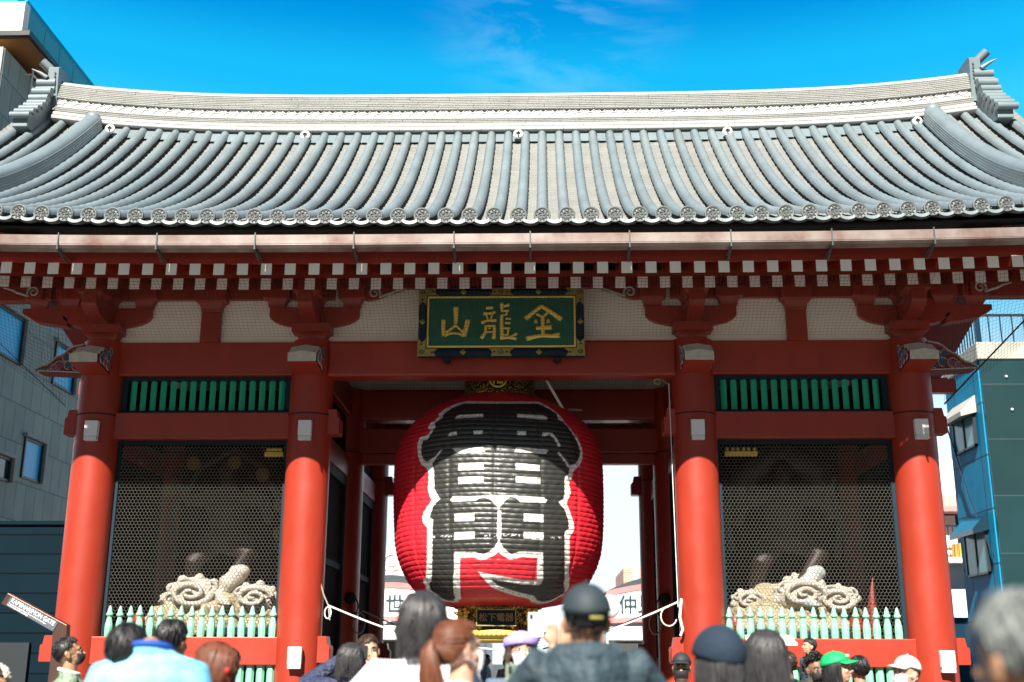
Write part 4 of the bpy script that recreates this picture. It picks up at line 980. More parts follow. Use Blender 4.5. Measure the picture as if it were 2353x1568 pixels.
for s, lab in ((-1, 'hexagonal wire screen across the left statue niche'), (1, 'hexagonal wire screen across the right statue niche')):
    t = thing('wire_screen', lab, 'screen', (s*4.42, .06, 1.9), 'hexagonal wire screens of the statue niches')
    a, c = sorted((s*5.68, s*3.15))
    hexmesh(a+.04, c-.04, 1.88, 4.63).build('wire_mesh', M['wire'], t)
    b = MB(); b.box(a-.02, a+.05, .03, .11, 1.87, 4.69); b.box(c-.05, c+.02, .03, .11, 1.87, 4.69); b.box(a+.05, c-.05, .03, .11, 4.625, 4.688); b.box(a+.05, c-.05, .05, .10, 1.866, 1.90)
    b.build('screen_frame', M['navy'], t)
# ------------------------------------------------------------------ bird nets
def net(P00, P10, P11, P01, pitch=.058, sag=.0, r=.0016, parent=None, name='net_panel'):
    P00, P10, P11, P01 = map(Vector, (P00, P10, P11, P01)); b = MB(); rng = random.Random(2)
    nu = max(2, int(((P10-P00).length+(P11-P01).length)/2/pitch)); nv = max(2, int(((P01-P00).length+(P11-P10).length)/2/pitch))
    def pt(u, v):
        p = P00*(1-u)*(1-v)+P10*u*(1-v)+P11*u*v+P01*(1-u)*v
        return p+Vector((.010*math.sin(9*v+6*u*nu*.07), 0, -.010*math.sin(u*nu*.9)*math.sin(3.1*v)-sag*math.sin(math.pi*u)))
    n2 = 10
    def line(f, n):
        for k in range(n):
            a, c = f(k/n), f((k+1)/n); d = (c-a); 
            if d.length < 1e-6: continue
            w = d.cross(Vector((0, 1, .4))).normalized()*r; h = d.cross(w).normalized()*r
            b.add([a+w, c+w, c-h, a-h, a-w, c-w], [(0, 1, 2, 3), (3, 2, 5, 4), (4, 5, 1, 0)])
    for i in range(nu+1): line(lambda t: pt(i/nu, t), min(12, nv))
    for j in range(nv+1): line(lambda t: pt(t, j/nv), min(60, nu))
    return b.build(name, M['net'], parent)
t = thing('bird_net', 'fine dark bird net stretched under the eaves across the brackets and the white plaster', 'net', (0, -.9, 6.2))
net((-XO, -.50, 6.13), (XO, -.50, 6.13), (XO, -1.75, 6.80), (-XO, -1.75, 6.80), parent=t)
net((-9.0, -.55, 6.92), (-6.36, -.38, 5.12), (-XO, -1.75, 6.80), (-9.0, -1.75, 6.95), parent=t)
net((6.36, -.38, 5.12), (9.0, -.55, 7.05), (9.0, -1.75, 6.95), (XO, -1.75, 6.80), parent=t)
b = MB(); b.tube([(-6.36, -.38, 5.12), (-7.5, -.45, 6.13), (-9.0, -.55, 6.92)], .006, 5); b.build('net_rope', M['net'], t)
b = MB(); b.tube([(6.36, -.38, 5.12), (7.6, -.45, 6.34), (9.0, -.55, 7.05)], .012, 6)
b.build('net_rope', M['net'], t)
t = thing('bird_net', 'fine bird net hung across the white panels over the lantern inside the gate', 'net', (0, 3, 6.2))
net((-2.4, 2.9, 6.15), (2.4, 2.9, 6.15), (2.4, 2.4, 6.9), (-2.4, 2.4, 6.9), parent=t)
# ------------------------------------------------------------------ ropes
M['rope'] = mat('white_rope', (.78, .76, .70), .8, bump=.8, bs=60); M['rope2'] = mat('grey_rope', (.32, .29, .24), .85, bump=.8, bs=60)
def sagrope(a, c, sag, r, n=26):
    a, c = Vector(a), Vector(c)
    return [a+(c-a)*(i/n)+Vector((0, 0, -sag*math.sin(math.pi*i/n)*1.0)) for i in range(n+1)]
def rope_tube(P_, r, m, name, parent):
    b = MB(); L_ = 0; b.tube(P_, r, 7, 0); 
    for k in (0, 1):       # two strands wound round the core
        Q = []
        for i in range((len(P_)-1)*6+1):
            t = i/6; j = min(int(t), len(P_)-2); p = P_[j]+(P_[j+1]-P_[j])*(t-j); ph = i*1.4+k*math.pi
            Q.append(p+Vector((0, math.cos(ph), math.sin(ph)))*r*.45)
        b.tube(Q, r*.62, 5, 0)
    return b.build(name, M[m], parent)
t = thing('barrier_rope', 'thick white rope sagging from the column left of the lantern, lower part behind the crowd', 'rope', (-2.4, 0, 2.3), 'white barrier ropes at the opening')
rope_tube(sagrope((-2.43, -.05, 2.30), (0, .02, 1.70), .12, .02), .014, 'rope', 'rope', t)
rope_tube([Vector((-2.43+.045*math.sin(a), -.07, 2.20+.08*math.cos(a))) for a in [i*.45 for i in range(15)]], .010, 'rope', 'knot_loop', t)
rope_tube([Vector(p) for p in ((-2.55, -.1, 2.62), (-2.50, -.08, 2.45), (-2.43, -.05, 2.30), (-2.40, -.06, 2.10))], .012, 'rope2', 'tie', t)
t = thing('barrier_rope', 'thick white rope sagging from the column right of the lantern towards the capped man', 'rope', (2.45, 0, 2.3), 'white barrier ropes at the opening')
rope_tube(sagrope((2.50, -.05, 2.36), (0.1, .02, 1.72), .13, .02), .014, 'rope', 'rope', t)
rope_tube([Vector((2.36-.14*math.sin(a)*.8, -.09, 2.16+.13*math.cos(a))) for a in [i*.4 for i in range(12)]], .010, 'rope', 'knot_loop', t)
rope_tube([Vector(p) for p in ((2.54, -.12, 2.4), (2.50, -.2, 2.15), (2.53, -.25, 1.98), (2.50, -.22, 1.9))], .020, 'rope', 'knot', t)
for s in (-1, 1):
    t = thing('tie_rope', 'grey rope looped through an iron ring on the %s middle column behind the lantern' % ('left' if s < 0 else 'right'), 'rope', (s*2.5, 3.0, 2.5), 'grey ropes on iron rings')
    rope_tube(sagrope((s*2.40, 2.85, 2.35), (s*.6, 3.0, 1.75), .05, .02), .013, 'rope2', 'rope', t)
    rope_tube([Vector((s*2.44+.10*math.sin(a), 2.83, 2.15+.17*math.cos(a))) for a in [i*.45 for i in range(15)]], .012, 'rope2', 'loop', t)
    b = MB(); b.ball((s*2.60, 2.84, 2.55), (.10, .04, .10), 12); b.tube([(s*2.52+.06*math.sin(a), 2.80, 2.42+.12*math.cos(a)) for a in [i*.5 for i in range(14)]], .012, 6); b.build('iron_ring', M['black'], t)
t = thing('pull_cord', 'long pale cord hanging down beside the column right of the lantern', 'cord', (2.45, -.2, 3.8))
rope_tube([Vector((2.455+.0006*i, -.22, 5.48-.082*i)) for i in range(40)], .006, 'rope', 'cord', t)
b = MB(); b.tube([(2.36, -.1, 5.60), (2.40, -.18, 5.50), (2.46, -.22, 5.46)], .012, 6); b.tube([(2.30+.05*math.cos(a), -.15, 5.52+.04*math.sin(a)) for a in [i*.5 for i in range(13)]], .009, 5); b.build('pulley_tie', M['golddark'], t)
t = thing('pole', 'thin cream pole leaning down behind the top of the lantern on its right', 'pole', (.8, .5, 5.4))
b = MB(); b.tube([(.62, .62, 5.82), (.92, .56, 5.26)], .022, 10); b.build('shaft', M['plaster'], t); b = MB(); b.tube([(1.0, 1.0, 5.35), (1.22, 1.0, 5.34)], .018, 10); b.ball((.62, .62, 5.83), .035, 10); b.build('end_cap', M['rope2'], t)
# ------------------------------------------------------------------ guardian statues in the niches
M['rock'] = mat('carved_rock', (.40, .33, .21), .8, col2=(.26, .21, .13), vs=5, bump=.9, bs=14)
M['cloud'] = mat('weathered_cloud_carving', (.50, .45, .38), .75, var=.3, vs=7, bump=.4, bs=25)
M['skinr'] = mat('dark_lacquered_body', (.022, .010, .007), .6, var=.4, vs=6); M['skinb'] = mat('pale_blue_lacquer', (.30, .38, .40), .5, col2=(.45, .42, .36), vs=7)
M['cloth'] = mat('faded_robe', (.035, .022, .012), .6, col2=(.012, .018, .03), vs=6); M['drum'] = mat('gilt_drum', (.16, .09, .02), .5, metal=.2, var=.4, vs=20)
def noise3(p, s=1.0):
    from mathutils import noise
    return noise.fractal(Vector(p)*s, 1.0, 2.1, 5)
def rock(name, c, r, parent, m, seed=0, lower=0):
    import bmesh
    bm = bmesh.new(); bmesh.ops.create_icosphere(bm, subdivisions=5, radius=1)
    for v in bm.verts:
        d = v.co.copy(); n = noise3(d+Vector((seed, 0, 0)), 1.3)*.30+noise3(d+Vector((0, seed, 5)), 4)*.12
        step = round((d.z+n*.5)*5)/5-d.z
        q = d*(1+n); v.co = Vector((c[0]+q.x*r[0], c[1]+q.y*r[1], c[2]+(q.z+.25*step)*r[2]))
    me = bpy.data.meshes.new(name); bm.to_mesh(me); bm.free(); me.transform(Matrix.Translation(-WL(parent))); me.materials.append(m)
    for p in me.polygons: p.use_smooth = True
    o = bpy.data.objects.new(name, me); COL.objects.link(o); o.parent = parent; return o
def swirl_cloud(cx, cy, cz, r, s, parent, tilt=.5):
    """flat cloud carved as concentric rolls"""
    b = MB()
    b.ball((cx, cy+.02, cz-.01), (r*1.6, r*.86, r*1.0), 20)
    for q in range(9): b.ball((cx+r*1.45*math.cos(q*.7), cy-.02, cz+r*.85*math.sin(q*.7)), r*random.uniform(.22, .36), 10)
    for k, (ox, oz, rr_) in enumerate(((0, 0, 1.0), (-.75*s, .32, .55), (.80*s, .10, .6), (.30*s, .52, .5), (-.55*s, -.30, .5), (.6*s, -.35, .45))):
        P_ = spiral((0, 0), r*rr_, 1.9 if k < 3 else 1.4, 1.2*k, s, 44, r*.05)
        Q = [(cx+ox*r+p[0]*1.25, cy-.04-r*.55*(1-.5*(abs(ox)+abs(oz)))-(r*rr_-math.hypot(*p))*.35, cz+oz*r+p[1]*.72) for p in P_]
        b.tube(Q, [r*rr_*.20*(1-.45*i/44) for i in range(45)], 8)
    for k in range(4):
        y = cy-.10; b.tube([(cx+s*r*(1.0+.22*i), y+.02*k, cz+r*(-.2+.16*k)+.04*math.sin(i*1.2+k)) for i in range(4)], [.03, .03, .022, .006], 6)
    return remesh(b.build('cloud_carving', M['cloud'], parent), .010, 2)
def remesh(o, vox, smooth=2):
    md = o.modifiers.new('union', 'REMESH'); md.mode = 'VOXEL'; md.voxel_size = vox; md.use_smooth_shade = True
    if smooth:
        s_ = o.modifiers.new('soften', 'SMOOTH'); s_.factor = .5; s_.iterations = smooth
    dg = bpy.context.evaluated_depsgraph_get(); me = bpy.data.meshes.new_from_object(o.evaluated_get(dg))
    old = o.data; mats_ = [x for x in old.materials]; o.modifiers.clear(); o.data = me; me.name = old.name
    me.materials.clear(); [me.materials.append(x) for x in mats_[:1]]
    for p in me.polygons: p.use_smooth = True; p.material_index = 0
    return o
def statue(cx, s, label, body_m, leg_m):
    t = thing('guardian_statue', label, 'statue', (cx, 1.1, 1.3), 'guardian deity statues in the niches')
    rock('rock_base', (cx, 1.22, 2.10), (1.0, .50, .56), t, M['rock'], seed=3 if s < 0 else 9)
    b = MB(); b.box(cx-1.0, cx+1.0, .72, 1.8, 1.3, 2.02); b.build('plinth', M['navy'], t, bevel=.02)
    swirl_cloud(cx-.22*(-s)-.1, .95, 2.52, .26, s, t); swirl_cloud(cx+.60*(-s)*-1 if False else cx+.62, .95, 2.46, .22, -s, t)
    swirl_cloud(cx+.20, 1.25, 2.72, .14, s, t); swirl_cloud(cx-.62, 1.15, 2.44, .17, s, t)
    # body: one continuous figure in a wide striding pose
    b = MB(); H = lambda x, y, z: (cx+x, 1.25+y, z)
    kn = -.42*s
    b.tube([H(.02, 0, 3.30), H(.0, 0, 3.55), H(-.02, -.02, 3.85), H(0, 0, 4.08), H(0, 0, 4.18)], [.25, .24, .30, .24, .11], 14, sq=(1.0, .8), upv=(1, 0, 0))
    b.tube([H(0, 0, 4.1), H(0, -.04, 4.28)], [.10, .10], 10); b.ball(H(0, -.06, 4.40), (.15, .18, .20), 14); b.ball(H(0, -.23, 4.37), (.03, .05, .04), 8)
    b.tube([H(-.12*s*-1, 0, 3.35), H(.45, -.22, 3.10), H(.14 if s < 0 else .10, -.32, 2.62), H(.10, -.34, 2.46)], [.17, .15, .10, .07], 12)
    b.tube([H(.10, -.32, 2.46), H(.22, -.50, 2.36), H(.30, -.56, 2.34)], [.07, .07, .05], 10)
    b.tube([H(-.12, 0, 3.35), H(-.42, -.15, 3.0), H(-.48, .05, 2.7), H(-.48, .05, 2.5)], [.17, .14, .11, .08], 12)
    for k in range(4): b.tube([H(.27+.03*k-.03, -.58, 2.35), H(.31+.03*k-.03, -.63, 2.335)], [.02, .017], 6)
    for q in (-1, 1):
        b.tube([H(q*.26, 0, 4.0), H(q*.58, -.05, 3.95), H(q*.72, -.25, 4.2 if q == s else 3.7)], [.13, .10, .07], 10); 
        b.ball(H(q*.73, -.28, 4.25 if q == s else 3.64), .08, 10)
    o = b.build('body', M[body_m], t); remesh(o, .022, 3)
    # legs show pale lacquer
    b = MB(); b.tube([H(.10, -.33, 2.50), H(.18, -.34, 2.66), H(.32, -.30, 2.80), H(.38, -.24, 2.86)], [.085, .13, .14, .10], 14); b.ball(H(.34, -.31, 2.84), (.17, .13, .12), 14); b.tube([H(.06, -.36, 2.52), H(.16, -.50, 2.40), H(.28, -.60, 2.36)], [.085, .085, .055], 10)
    for k in range(5): b.ball(H(.24+.025*k, -.63+.01*k, 2.345), (.018, .03, .018), 8)
    for k in range(3): b.tube([H(.13+.02*math.cos(a)+.0, -.34+.10*math.sin(a), 2.535+.012*k+.10*math.cos(a)*.3) for a in [i*.6 for i in range(11)]], .012, 5)
    remesh(b.build('shin_armour', M[leg_m], t), .014, 2)
    b = MB()
    for k in range(22):
        a = 2*math.pi*k/22; b.tube([H(.22*math.cos(a), .20*math.sin(a)*.8, 3.45), H(.36*math.cos(a), .05+.24*math.sin(a), 3.32+.04*math.sin(3*a)), H(.42*math.cos(a+.1), .08+.26*math.sin(a), 3.20+.05*math.sin(5*a))], [.05, .07, .05], 6)
    remesh(b.build('robe', M['cloth'], t), .03, 1)
    b = MB(); b.tube([H(-.8*s, .1, 3.2), H(-.9*s, .1, 3.8), H(-.5*s, .15, 4.5), H(0, .2, 4.8), H(.5*s, .15, 4.5), H(.9*s, .1, 3.8), H(.8*s, .1, 3.1)], .05, 8); b.build('scarf', M['cloth'], t)
    if s < 0:
        for (dx, dz) in ((.14, 4.52), (.60, 4.32), (.90, 3.85), (.92, 3.42), (-.5, 4.5), (-.85, 4.1)):
            d = MB(); x = cx+dx; d.tube([(x, .98, dz), (x, 1.12, dz)], .085, 14); d.tube([(x+.095*math.cos(a), .97, dz+.095*math.sin(a)) for a in [i*.3 for i in range(23)]], .014, 6)
            d.tube([(x+.05*math.cos(a), .965, dz+.05*math.sin(a)) for a in [i*.5 for i in range(10)]], .012, 5)
            d.build('drum', M['drum'], t)
    else:
        b = MB(); b.tube([H(-.75, .05, 3.6), H(-.6, .1, 4.3), H(0, .25, 4.75), H(.6, .1, 4.4), H(.75, .05, 3.7)], [.10, .20, .24, .2, .1], 12); b.build('wind_bag', M['cloth'], t)
    b = MB()
    for k in range(-2, 3): b.tube([(cx+s*-0+(-.35 if s > 0 else .45)+.0+.11*k, .9, 4.70), (cx+(-.35 if s > 0 else .45)+.11*k, .9, 4.60)], .03, 6)
    return t
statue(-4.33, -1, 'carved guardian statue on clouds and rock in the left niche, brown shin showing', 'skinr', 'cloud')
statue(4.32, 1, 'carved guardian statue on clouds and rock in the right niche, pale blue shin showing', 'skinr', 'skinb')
for s, x in ((-1, -3.42), (1, 3.55)):
    t = thing('hanging_ornament', 'gilt metal ornament hanging at the top inner corner of the %s niche' % ('left' if s < 0 else 'right'), 'ornament', (x, .35, 4.5), 'gilt ornaments at the top of the niches')
    b = MB(); w = .14 if s < 0 else .24; b.box(x-w, x+w, .30, .40, 4.50, 4.56)
    for k in range(6): b.ball((x-w+.04+k*(2*w-.08)/5, .33, 4.60), (.03, .02, .03), 6)
    b.build('gilt_bar', M['gold'], t)
t = thing('red_cone', 'dull red pointed post standing inside the right niche near its right side', 'post', (5.35, .6, 1.3))
b = MB(); b.tube([(5.38, .6, 1.3), (5.38, .6, 2.25), (5.42, .6, 2.75)], [.14, .09, .010], 4); b.build('shaft', M['redd'], t)
for i, (x, z, l) in enumerate(((-5.28, 2.08, 'small red pot behind the second picket from the left in the left niche'), (3.36, 2.05, 'small red pot behind the leftmost pickets in the right niche'), (5.08, 2.05, 'small red pot behind the right end pickets in the right niche'))):
    t = thing('red_pot', l, 'pot', (x, .4, 1.9), 'small red pots in the niches')
    b = MB(); b.lathe([(.04, 1.3), (.06, 1.92), (.09, 2.0), (.10, 2.08), (.08, 2.16), (.05, 2.19), (.05, 2.22)], 14, (x, .4, 0)); b.build('pot_body', M['red'], t)
# ------------------------------------------------------------------ buildings round the gate
def grid_mat(name, col, line, sx, sz, axis, rough=.5, lw=.02, off=.5, col2=None, spec=.5):
    """rectangular cladding panels: joints from a brick texture laid on the wall's own plane"""
    m = bpy.data.materials.new(name); m.use_nodes = True; N = m.node_tree.nodes; L = m.node_tree.links; b = N['Principled BSDF']
    t = N.new('ShaderNodeTexCoord'); sp_ = N.new('ShaderNodeSeparateXYZ'); cb = N.new('ShaderNodeCombineXYZ'); L.new(t.outputs['Object'], sp_.inputs[0])
    L.new(sp_.outputs['Y' if axis == 'x' else 'X'], cb.inputs[0]); L.new(sp_.outputs['Z'], cb.inputs[1])
    br_ = N.new('ShaderNodeTexBrick'); br_.offset = off; br_.inputs['Scale'].default_value = 1; br_.inputs['Brick Width'].default_value = sx; br_.inputs['Row Height'].default_value = sz
    br_.inputs['Mortar Size'].default_value = lw; br_.inputs['Mortar Smooth'].default_value = .1; br_.inputs['Color1'].default_value = (*col, 1); c2 = col2 or tuple(c*.82 for c in col)
    br_.inputs['Color2'].default_value = (*c2, 1); br_.inputs['Mortar'].default_value = (*line, 1); br_.inputs['Bias'].default_value = 0
    L.new(cb.outputs[0], br_.inputs['Vector'])
    n = N.new('ShaderNodeTexNoise'); n.inputs['Scale'].default_value = 1.3; n.inputs['Detail'].default_value = 6; L.new(t.outputs['Object'], n.inputs['Vector'])
    r = N.new('ShaderNodeMapRange'); r.inputs[3].default_value = .8; r.inputs[4].default_value = 1.15; L.new(n.outputs[0], r.inputs[0])
    x = N.new('ShaderNodeVectorMath'); x.operation = 'SCALE'; L.new(br_.outputs['Color'], x.inputs[0]); L.new(r.outputs[0], x.inputs['Scale'])
    L.new(x.outputs[0], b.inputs['Base Color']); b.inputs['Roughness'].default_value = rough; b.inputs['Specular IOR Level'].default_value = spec
    return m
M['stoneclad'] = grid_mat('shade_tinted_stone_cladding', (.34, .375, .325), (.11, .13, .115), .62, 1.05, 'x', .75, .014, .5, (.275, .31, .27))  # side wall in shade: its teal cast is put into the cladding colour
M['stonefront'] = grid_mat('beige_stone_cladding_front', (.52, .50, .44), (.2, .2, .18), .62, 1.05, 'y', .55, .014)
M['glassb'] = mat('blue_reflecting_glass', (.0, .42, .80), .3, spec=.4); M['gldark'] = mat('dark_glass', (.01, .03, .05), .1, spec=.8)
M['frameg'] = mat('dark_window_frame', (.02, .025, .03), .4); M['wood'] = grid_mat('timber_soffit', (.36, .15, .05), (.12, .05, .02), 3.0, .14, 'x', .5, .008, .4)
M['siding'] = grid_mat('shade_darkened_blue_siding', (.003, .013, .021), (.001, .004, .007), 40, .42, 'y', .9, .02, .0, spec=.1); M['teal'] = mat('teal_glass_panel', (.10, .34, .36), .15, var=.2, vs=.6)  # siding: blue darkened in the colour itself to stand for shade
M['tealb'] = grid_mat('blue_metal_cladding', (.0, .25, .44), (.005, .05, .09), 1.35, 1.25, 'x', .6, .02, .0, (.0, .20, .37), spec=.25)
M['granite'] = grid_mat('dark_green_granite', (.010, .038, .044), (.035, .06, .06), 1.5, 1.32, 'y', .3, .014, .0, (.011, .030, .032))
M['concrete'] = mat('pale_concrete', (.42, .41, .36), .8, var=.35, vs=2); M['wwall'] = mat('white_render', (.80, .78, .76), .8, var=.08, vs=1)
M['mauve'] = mat('pink_brown_canopy', (.50, .22, .20), .6); M['orange'] = mat('orange_crate', (.75, .30, .03), .6)
def vwindow(bld, x, y0, y1, z0, z1, s, glass='glassb', name='window'):
    """window in an x = const wall; s = direction the wall faces"""
    w = bpy.data.objects.new(name, None); COL.objects.link(w); w.parent = bld
    b = MB(); d = .12*s
    for a in ((y0, y0+.07, z0, z1), (y1-.07, y1, z0, z1), (y0+.07, y1-.07, z0, z0+.07), (y0+.07, y1-.07, z1-.07, z1)):
        b.box(*sorted((x-d*.2, x+d*.45)), *a)
    b.build('frame', M['frameg'], w)
    b = MB(); b.box(*sorted((x-d*.1, x+d*.08)), y0+.07, y1-.07, z0+.07, z1-.07); b.build('pane', M[glass], w)
    b = MB(); b.box(*sorted((x, x+d*1.2)), y0-.12, y1+.12, z1+.01, z1+.10); b.box(*sorted((x, x+d*1.2)), y1, y1+.10, z0, z1); b.build('reveal', M['concrete'], w)
t = thing('office_building', 'tall pale stone clad building with blue windows and a timber roof soffit on the left', 'building', (-18, 16, 0))
b = MB(); b.box(-24, -14, 11.0, 26, 4.55, 17.6); o = b.build('wall', M['stoneclad'], t)
b = MB(); b.box(-24, -14.02, 10.93, 11.0, 4.55, 17.6); b.build('front_wall', M['stonefront'], t)
b = MB(); b.box(-23.8, -14.4, 11.2, 26, 0, 4.55); b.build('ground_storey', M['frameg'], t)
b = MB(); b.box(-24, -13.34, 10.95, 27, 17.95, 18.13); rf = b.build('roof_slab', M['frameg'], t, bevel=.02)
b = MB(); b.box(-23.9, -13.44, 11.05, 26.9, 17.90, 17.949); b.build('timber_soffit', M['wood'], rf)
b = MB(); b.box(-24, -13.6, 10.97, 11.3, 18.13, 19.0); b.build('parapet', M['white'], rf)
for i in range(9):
    b = MB(); y = 11.32+i*1.02; b.box(-13.66, -13.60, y, y+.99, 18.13, 19.0+.0*i); b.build('glass_panel', M['teal'], rf)
b = MB(); b.box(-24, -13.9, 11.1, 11.14, 19.0, 19.55); b.box(-13.62, -13.55, 10.98, 20.6, 19.02, 19.08); b.build('balustrade', M['glassb'], rf)
b = MB()
for p, q in (((-14, 12.2, 17.45), (-13.75, 12.2, 17.45)), ((-13.75, 12.2, 17.45), (-13.75, 16.5, 17.45)), ((-13.75, 12.2, 17.1), (-13.75, 16.5, 17.1))): b.tube([p, q], .03, 6)
for y in (12.2, 12.9, 13.6, 14.3, 15.0): b.tube([(-13.75, y, 17.6), (-13.75, y, 16.7)], .025, 6)
b.build('railing', M['lampw'], t)
for y0, y1, z0, z1 in ((12.3, 14.0, 9.45, 10.75), (16.2, 17.7, 9.45, 10.75), (14.9, 16.1, 6.45, 7.6), (12.4, 14.2, 6.2, 6.85), (19.6, 21.0, 9.45, 10.75), (18.6, 20, 6.45, 7.6), (13.5, 15.0, 12.9, 14.2), (17.5, 19.0, 12.9, 14.2)):
    vwindow(t, -14, y0, y1, z0, z1, 1, 'glassb' if z0 != 6.2 else 'gldark')
t = thing('dark_sided_building', 'low building with dark blue horizontal siding beside the leftmost column', 'building', (-12, 11, 0))
b = MB(); b.box(-11.62, -8.6, 8.6, 12.0, 0, 4.42); b.build('wall', M['siding'], t)
b = MB(); b.box(-11.68, -8.54, 8.54, 12.06, 4.42, 4.5); b.build('coping', M['siding'], t)
b = MB(); b.box(-11.4, -10.4, 8.5, 8.6, .8, 1.9); b.build('panel', M['frameg'], t)
# right: blue clad building with dark granite front
t = thing('glass_clad_building', 'blue metal and dark granite clad building with projecting windows on the right', 'building', (14, 12, 0))
b = MB(); b.box(11.0, 22, 10.3, 12.6, 0, 8.52); b.build('side_wall', M['tealb'], t)
b = MB(); b.box(11.03, 22, 10.18, 10.3, 0, 8.50); b.build('front_wall', M['granite'], t)
b = MB(); b.box(10.97, 22, 10.14, 12.65, 8.52, 8.95); b.build('parapet', M['concrete'], t, bevel=.02)
b = MB()
for k in range(14): b.box(11.05, 11.08, 10.2+.18*k, 10.225+.18*k, 8.95, 9.62)
for k in range(40): b.box(11.05+.28*k, 11.075+.28*k, 10.2, 10.225, 8.95, 9.62)
b.box(11.03, 22, 10.19, 10.24, 9.60, 9.66); b.box(11.03, 11.09, 10.19, 12.6, 9.60, 9.66); b.box(11.0, 11.12, 10.16, 10.28, 8.95, 9.64); b.build('railing', M['gldark'], t)
for (y0, y1, z0, z1, mt) in ((10.75, 12.2, 6.55, 7.35, 'concrete'), (10.75, 12.2, 3.55, 4.55, 'gldark')):
    w = bpy.data.objects.new('window', None); COL.objects.link(w); w.parent = t
    b = MB(); b.prism([(11.0, z1+.42), (10.62, z1+.02), (10.62, z1-.10), (11.0, z1)], 'y', y0-.1, y1+.05); b.build('canopy', M[mt], w)
    b = MB(); b.box(10.93, 10.99, y0, y1, z0, z0+.05); b.box(10.93, 10.99, y0, y0+.06, z0, z1); b.box(10.93, 10.99, y1-.06, y1, z0, z1); b.box(10.93, 10.99, (y0+y1)/2-.03, (y0+y1)/2+.03, z0, z1); b.build('frame', M['frameg'], w)
    b = MB(); b.box(10.955, 10.985, y0+.06, y1-.06, z0+.05, z1); b.build('pane', M['teal'], w)
for (x, z) in ((11.6, 8.1), (13.1, 8.1), (11.65, 7.3), (13.15, 7.3), (14.6, 8.1)):
    b = MB(); b.ball((x, 10.16, z), .035, 8); b.build('bolt_head', M['lampw'], t)
b = MB(); b.tube([(10.9, 12.5, 7.4), (10.93, 11.5, 5.4), (10.95, 10.4, 3.9)], .018, 6); b.build('cable', M['gldark'], t)
t = thing('white_apartment_building', 'white building with a pink canopy and balcony behind the gate on the right', 'building', (15, 22, 0))
b = MB(); b.box(12.5, 22, 20, 28, 2.9, 7.8); b.build('wall', M['wwall'], t)
b = MB(); b.prism([(20.0, 6.7), (19.2, 6.2), (19.2, 6.05), (20.0, 6.05)], 'x', 12.6, 15.5); b.build('canopy', M['mauve'], t)
b = MB(); b.box(13.0, 15.0, 19.94, 20.0, 4.8, 6.05); b.build('opening', M['gldark'], t)
b = MB(); b.box(12.7, 15.5, 19.2, 20.0, 4.5, 4.65); bl = b.build('balcony', M['wwall'], t)
b = MB()
for k in range(20): b.box(12.72+.14*k, 12.74+.14*k, 19.22, 19.24, 4.65, 5.6)
b.box(12.7, 15.5, 19.21, 19.25, 5.58, 5.63); b.build('railing', M['gldark'], bl)
b = MB(); b.box(13.3, 13.8, 19.5, 19.9, 4.66, 5.1); b.build('crate', M['orange'], bl)
for xx in (13.05, 14.2):
    b = MB(); b.box(xx, xx+.45, 19.9, 19.95, 4.8, 6.0); b.build('curtain', M['plaster'], t)
b = MB(); b.box(12.5, 22, 20.2, 28, 0, 2.9); b.build('ground_storey', M['gldark'], t)
# shopping street behind the gate
M['roofd'] = mat('dark_arched_roof', (.03, .05, .06), .5); M['pinkt'] = mat('pink_trim', (.62, .18, .18), .5); M['signw'] = mat('white_sign_board', (.85, .85, .83), .5); M['ink'] = mat('sign_ink', (.01, .035, .05), .6)
M['awn'] = mat('white_awning', (.80, .80, .78), .7); M['shade'] = mat('shop_interior_shade', (.10, .09, .08), .8); M['blueg'] = mat('blue_grey_panel', (.42, .50, .62), .4); M['aquat'] = mat('aqua_trim', (.25, .60, .55), .5)
def shop(s, x_in, Y, first):
    t = thing('shop', 'shop with black lettered arched name board, %s of the street behind the gate' % ('left' if s < 0 else 'right') if first else '', 'shop', (s*(x_in+2), Y, 0), 'shops along the street behind the gate')
    X = lambda d: s*(x_in+d)
    b = MB(); b.box(*sorted((X(0), X(4))), Y+.2, Y+9, 0, 2.7); b.build('shop_wall', M['signw'], t)
    b = MB(); b.box(*sorted((X(.3), X(3.9))), Y+.16, Y+.2, .1, 2.2); b.build('shop_shade_panel', M['shade'], t)  # flat dark panel on the wall, coloured as the shade inside the shop
    arc = lambda z0, h: [(X(4*i/16), z0+h*math.sin(math.pi*i/16)) for i in range(17)]
    b = MB(); b.prism(arc(3.72, .28)+arc(2.98, .06)[::-1], 'y', Y, Y+.12); sg = b.build('name_board', M['signw'], t)
    for z0, h, z1, m in ((3.72, .28, 3.90, 'pinkt'), (2.82, .06, 2.98, 'pinkt')):
        b = MB(); b.prism([(p[0], p[1]+(z1-z0)) for p in arc(z0, h)]+arc(z0, h)[::-1], 'y', Y-.04, Y+.14); b.build('trim', M[m], sg)
    b = MB(); b.prism([(p[0], p[1]) for p in arc(3.90, .55)]+[(p[0], p[1]) for p in arc(3.90, .28)][::-1], 'y', Y+.1, Y+9); b.build('roof', M['roofd'], t)
    b = MB(); b.prism([(Y-.9, 2.25), (Y-.9, 2.31), (Y+.2, 2.75), (Y+.2, 2.66)], 'x', *sorted((X(0), X(4)))); b.build('awning', M['awn'], t)
    b = MB(); b.box(*sorted((X(.1), X(1.6))), Y-.1, Y-.02, 1.25, 2.15); b.build('side_panel', M['blueg'] if s < 0 else M['signw'], t)
    return t, sg
